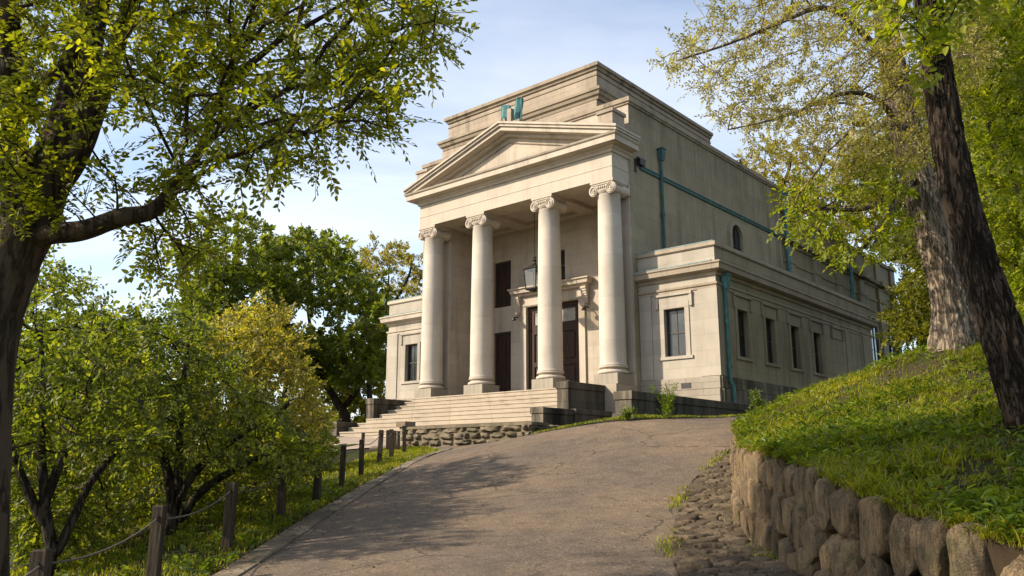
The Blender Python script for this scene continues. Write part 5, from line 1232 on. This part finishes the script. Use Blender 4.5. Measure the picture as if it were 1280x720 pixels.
# bank: positions on the bank sheet
def bank_points(n, ymax, near_pow=1.3):
    s = rg.uniform(0, 1, n); y = 3.2+(ymax-3.2)*s; ex = np.interp(y, eb[:, 1], eb[:, 0]); tmax = np.interp(y, [3, 8, 14, 24], [9, 10.5, 13, 15]); t_ = tmax*rg.random(n)**1.15
    x = ex+t_-.02; yy = y+.12*t_; P = np.stack([x, yy, bank_z(x, yy)+.045*wob(x, yy, 1.1)*np.clip(t_/.5, 0, 1)], 1)
    keep = inview(P, 420) & (rg.random(n) < np.minimum(1, (7.5/np.maximum(yy, 1))**near_pow))
    return P[keep], t_[keep]
P, t_ = bank_points(880000, 25)
patch = .5+.5*np.sin(P[:, 0]*1.9+1.7*np.sin(P[:, 1]*1.3))*np.sin(P[:, 1]*1.6+1.2*np.sin(P[:, 0]*2.2)); fine_ = .5+.5*wob(P[:, 0]*2.3, P[:, 1]*2.3)
kp = rg.random(len(P)) < .10+.65*patch*np.clip(fine_+.1, 0, 1); P = P[kp]; patch = patch[kp]
h = rg.uniform(.03, .09, len(P))*(.6+.8*patch)*np.interp(P[:, 1], [5, 10, 20], [1.15, 1.0, 1.1])
V, F = blades(P, h, rg.uniform(.005, .011, len(P))*np.interp(P[:, 1], [5, 12, 22], [1, 1.4, 2.2]), rg, .6)
q = link('grass', np_mesh('grass', V, F, np.repeat(np.clip(rg.beta(2, 2, len(P))*.7+.3*patch, 0, 1), 2)), M['grass'])
tag(q, kind='stuff'); cnt.append(('bank grass', len(P)))
C, t_ = bank_points(60000, 18, 1.9)
pt = wob(C[:, 0]*.9+3, C[:, 1]*.9); C = C[rg.random(len(C)) < np.clip(.22+.45*pt, .02, .7)]
a1 = rosettes(C, rg, 6, .075, .024, .9)
ei = np.where((el[:, 1] > 3.4) & (el[:, 1] < 15))[0]; ei = rg.choice(ei, 620)
E_ = np.stack([el[ei, 0]-rg.uniform(-.22, .05, len(ei)), el[ei, 1], ez[ei]+rg.uniform(-.02, .06, len(ei))], 1)
P, D, N, Ls, Ws = a1
q = leaf_obj('ground_cover', P, D, N, Ls, Ws, 'weed', droop=.35); tag(q, kind='stuff')
# arching tufts of longer grass, and a ragged fringe hanging over the wall top
T1, t_ = bank_points(58000, 22, 1.6); tp_ = wob(T1[:, 0]*1.7+1, T1[:, 1]*1.5+2); T1 = T1[rg.random(len(T1)) < np.clip(.18+.5*tp_, .01, .8)]
E_ = E_[rg.random(len(E_)) < np.clip(.35+.6*np.sin(E_[:, 1]*5.1+2*np.sin(E_[:, 1]*2.3)), .04, 1)]
TC = np.vstack([T1, E_]); nb = 13; n = len(TC)*nb; sz = np.repeat(rg.uniform(.55, 1.5, len(TC)), nb)*rg.uniform(.6, 1.1, n)
P = np.repeat(TC, nb, 0)+np.c_[rg.normal(0, .025, (n, 2)), np.zeros(n)]; az = rg.uniform(0, 2*np.pi, n)
ed = np.arange(n) >= len(T1)*nb; az = np.where(ed, np.pi+rg.normal(0, 1.0, n), az)
V, F = arch_blades(P, az, .125*sz, .0095*np.sqrt(sz)*np.interp(P[:, 1], [5, 10, 20], [1, 1.2, 2]), rg.uniform(.5, 1.9, n)+.6*ed, rg)
q = link('grass_tufts', np_mesh('grass_tufts', V, F, np.repeat(np.clip(np.repeat(rg.random(len(TC)), nb)*.55+.45*rg.random(n), 0, 1), 3)), M['grass']); tag(q, kind='stuff'); cnt.append(('tufts', n)); cnt.append(('weeds', len(P)))
# verge by the rope fence, turf strip by the wall, tufts in the gutter
n = 130000; y = 4+rg.random(n)**1.0*22; x0 = np.interp(y, kl[:, 1][:9], kl[:, 0][:9]); x = x0-.03-rg.random(n)**1.2*np.interp(y, [4, 14, 24, 26], [5.5, 4.5, 2.2, 1.6])
P = np.stack([x, y, gz(x, y)+.06*wob(x, y, .8)*np.clip((-3.4-x)/1.0, 0, 1)], 1)
dn = np.clip(.55+.55*wob(x*1.7, y*1.1), .03, 1)*np.clip((x0-x)/.35, .12, 1)*np.interp(y, [5, 10, 18, 25], [.7, .75, 1, 1])
P = P[(rg.random(n) < dn) & inview(P)]; g1_ = len(P)
n = 7000; s = rg.random(n); pxs = np.interp(s, [0, .2, .5, .75, 1], [.7, 2.5, 3.6, 4.6, 7.4]); pys = np.interp(s, [0, .2, .5, .75, 1], [20.9, 19.85, 19.7, 20.5, 24.3]); e = rg.random(n)**1.6
x = pxs-e*.25; y = pys+e*1.1+.10*np.sin(x*3.1)+.06*np.sin(x*7.7); P2 = np.stack([x, y, gz(x, y)+.03], 1)[rng.random(n) < np.clip(.45+.6*wob(x*2.2, y*2.2), .04, 1)]
n = 5200; y = 5+rg.random(n)*10.4; lft = rg.random(n) < .45
xlf = np.interp(y, ys, xl); xrr = np.interp(y, ys, xr_); tuft = np.clip(np.sin(y*2.3+.5*np.sin(y*7))*1.6-.35, 0, 1); tf2 = np.clip(np.sin(y*3.1+1)*1.4+.1, 0, 1)
x = np.where(lft, xlf+rg.normal(-.03, .07, n), xrr-np.abs(rg.normal(0, .09, n))); kp = rg.random(n) < np.where(lft, tuft, tf2)
P3 = np.stack([x, y, gz(x, y)+.01], 1)[kp]
PP = np.vstack([P, P2, P3]); h = np.r_[rg.uniform(.03, .10, len(P)), rg.uniform(.02, .075, len(P2)), rg.uniform(.03, .09, len(P3))]
V, F = blades(PP, h, rg.uniform(.006, .012, len(PP))*np.interp(PP[:, 1], [5, 12, 24], [.9, 1.4, 2.4]), rg, .6)
q = link('verge_grass', np_mesh('verge_grass', V, F, np.repeat(rg.random(len(PP)), 2)), M['grass']); tag(q, kind='stuff'); cnt.append(('verge', len(PP)))
n = 1500; y = 5+rg.random(n)*12; x = -3.0-rg.random(n)**1.3*2.6; C = np.stack([x, y, gz(x, y)], 1); C = C[rg.random(n) < np.clip(.35+.7*wob(x*2+1, y*1.6), 0, 1)]
P, D, N, Ls, Ws = rosettes(C, rg, 7, .085, .04, .6)
q = leaf_obj('verge_weeds', P, D, N, Ls, Ws, 'weed'); tag(q, kind='stuff')
n = 2600; y = 4+rg.random(n)*20; u_ = rg.random(n)
x = np.where(u_ < .55, -2.9+rg.normal(0, .28, n), np.where(u_ < .8, np.interp(y, ys, xl)+rg.normal(.3, .4, n), rg.uniform(-2.5, 2.5, n))); kp = (x < 3.0) & (y < 19); x, y = x[kp], y[kp]; n = len(x)
az = rg.uniform(0, 6.28, n); D = np.stack([np.cos(az), np.sin(az), rg.normal(0, .15, n)], 1)
q = leaf_obj('leaf_litter', np.stack([x, y, gz(x, y)+.045*(np.abs(x+2.78) < .2)+.035*(x > np.interp(y, ys, xl))+.022], 1), D, norm(np.array([0, 0, 1.])+rg.normal(0, .25, (n, 3))), rg.uniform(.025, .055, n), rg.uniform(.015, .03, n), 'litter'); tag(q, kind='stuff')

n = 5200; P, t_ = bank_points(16000, 16); P = P[:n]; n = len(P); az = rg.uniform(0, 6.28, n); D = norm(np.stack([np.cos(az), np.sin(az), rg.normal(0, .4, n)], 1))
P = P+np.c_[np.zeros((n, 2)), rg.uniform(.01, .07, n)]
q = leaf_obj('dead_leaves', P, D, norm(np.array([0, 0, 1.])+rg.normal(0, .5, (n, 3))), rg.uniform(.03, .07, n), rg.uniform(.015, .035, n), 'litter'); tag(q, kind='stuff')
# saplings at the foot of the low wall and on the bank edge
def sapling(label, x, y, h, seed, leaf='weed', wide=.22, on_bank=False):
    r = np.random.default_rng(seed); z = float(bank_z(x, y)) if on_bank else float(gz(x, y)); root = empty('sapling', (x, y, z)); tag(root, label, 'sapling', 'self-sown saplings')
    m = MB(); tips, dirs = [], []
    for k in range(9):
        az = r.uniform(0, 6.28); tilt = r.uniform(.05, .5) if k else .02; hh = h*(1 if k == 0 else r.uniform(.45, .9)); b = np.array([0, 0, 0 if k < 5 else h*.2])
        d = norm(np.array([math.cos(az)*tilt, math.sin(az)*tilt, 1.])); pts = [b+d*hh*f+np.array([math.cos(az), math.sin(az), 0])*wide*.3*f*f*(k > 0) for f in np.linspace(0, 1, 8)]
        m.tube(pts, list(np.linspace(.012, .004, 8)), 5)
        for q in pts[1:]: tips.append(q); dirs.append(d)
    m.build('stem', M['bark_dark'], root)
    P, D, N, Ls, Ws, tw = sprays(np.array(tips), np.array(dirs), 2, 5, .12*h+.04, .11*h+.035, .02, r, -.1, .7, .2)
    leaf_obj('leaves', P, D, N, Ls, Ws, leaf, root)
sapling('taller feathery green sapling against the low stained wall', 3.68, 19.58, .74, 1, wide=.16)
sapling('short bushy green sapling at the end of the low wall', 2.72, 19.62, .30, 2, wide=.35)
sapling('small green sapling on the left tip of the grassy bank', 5.5, 18.6, .40, 3, on_bank=True)

# ------------------------------------------------------------------ sky, sun, camera
SD = np.array([-.987, -.16]); SD = SD/np.linalg.norm(SD); EL = R(32)
wd = bpy.data.worlds.new('World'); scene.world = wd; wd.use_nodes = True; nt = wd.node_tree; nt.nodes.clear()
N_ = nt.nodes.new; K = nt.links.new
sky = N_('ShaderNodeTexSky'); sky.sky_type = 'NISHITA'; sky.sun_disc = False; sky.sun_elevation = EL; sky.sun_rotation = math.atan2(SD[0], SD[1]) % (2*math.pi); sky.air_density = 1.0; sky.dust_density = .9; sky.ozone_density = 1.0
tc = N_('ShaderNodeTexCoord'); sp = N_('ShaderNodeSeparateXYZ'); K(tc.outputs['Generated'], sp.inputs[0])
dv = N_('ShaderNodeMath'); dv.operation = 'ADD'; dv.inputs[1].default_value = .22; K(sp.outputs[2], dv.inputs[0])
def mth(op, a, b):
    n = N_('ShaderNodeMath'); n.operation = op
    for i, v in enumerate((a, b)):
        if isinstance(v, (int, float)): n.inputs[i].default_value = v
        else: K(v, n.inputs[i])
    return n.outputs[0]
cx = mth('DIVIDE', sp.outputs[0], dv.outputs[0]); cy = mth('DIVIDE', sp.outputs[1], dv.outputs[0])
cb = N_('ShaderNodeCombineXYZ'); K(cx, cb.inputs[0]); K(cy, cb.inputs[1])
mp = N_('ShaderNodeMapping'); mp.inputs['Rotation'].default_value = (0, 0, R(-28)); mp.inputs['Scale'].default_value = (.55, 1.5, 1); K(cb.outputs[0], mp.inputs[0])
nz = N_('ShaderNodeTexNoise'); nz.inputs['Scale'].default_value = 1.25; nz.inputs['Detail'].default_value = 8; nz.inputs['Roughness'].default_value = .55; nz.inputs['Distortion'].default_value = .5; K(mp.outputs[0], nz.inputs[0])
rp = N_('ShaderNodeValToRGB'); rp.color_ramp.elements[0].position = .36; rp.color_ramp.elements[0].color = (.08, .08, .08, 1); rp.color_ramp.elements[1].position = .70; rp.color_ramp.elements[1].color = (.62, .62, .62, 1); K(nz.outputs['Fac'], rp.inputs[0])
mxr = N_('ShaderNodeMix'); mxr.data_type = 'RGBA'; K(rp.outputs[0], mxr.inputs[0]); K(sky.outputs[0], mxr.inputs[6]); mxr.inputs[7].default_value = (5.5, 5.6, 5.9, 1)
bg = N_('ShaderNodeBackground'); bg.inputs[1].default_value = .138; K(mxr.outputs[2], bg.inputs[0])
ow = N_('ShaderNodeOutputWorld'); K(bg.outputs[0], ow.inputs[0])
from mathutils import Vector
sl_ = bpy.data.lights.new('sun', 'SUN'); sl_.energy = 4.8; sl_.angle = R(1.2); sl_.color = (1.0, .865, .69)
so = bpy.data.objects.new('sun', sl_); col.objects.link(so); so.location = (-40, -5, 40)
so.rotation_euler = Vector((SD[0]*math.cos(EL), SD[1]*math.cos(EL), math.sin(EL))).to_track_quat('Z', 'Y').to_euler()
cam = bpy.data.cameras.new('camera'); cam.sensor_width = 36; cam.lens = 36*FOC/1280; cam.clip_end = 4000; cam.clip_start = .05
co = bpy.data.objects.new('camera', cam); col.objects.link(co); co.location = tuple(EYE); co.rotation_euler = (math.pi/2+TH, 0, 0); scene.camera = co
vs = scene.view_settings; vs.view_transform = 'Standard'; vs.look = 'None'; vs.gamma = 1; vs.exposure = 0.85; vs.use_curve_mapping = False
scene.cycles.use_denoising = True; scene.cycles.max_bounces = 8; scene.cycles.transparent_max_bounces = 8; scene.cycles.sample_clamp_indirect = 6
print('COUNTS', cnt)
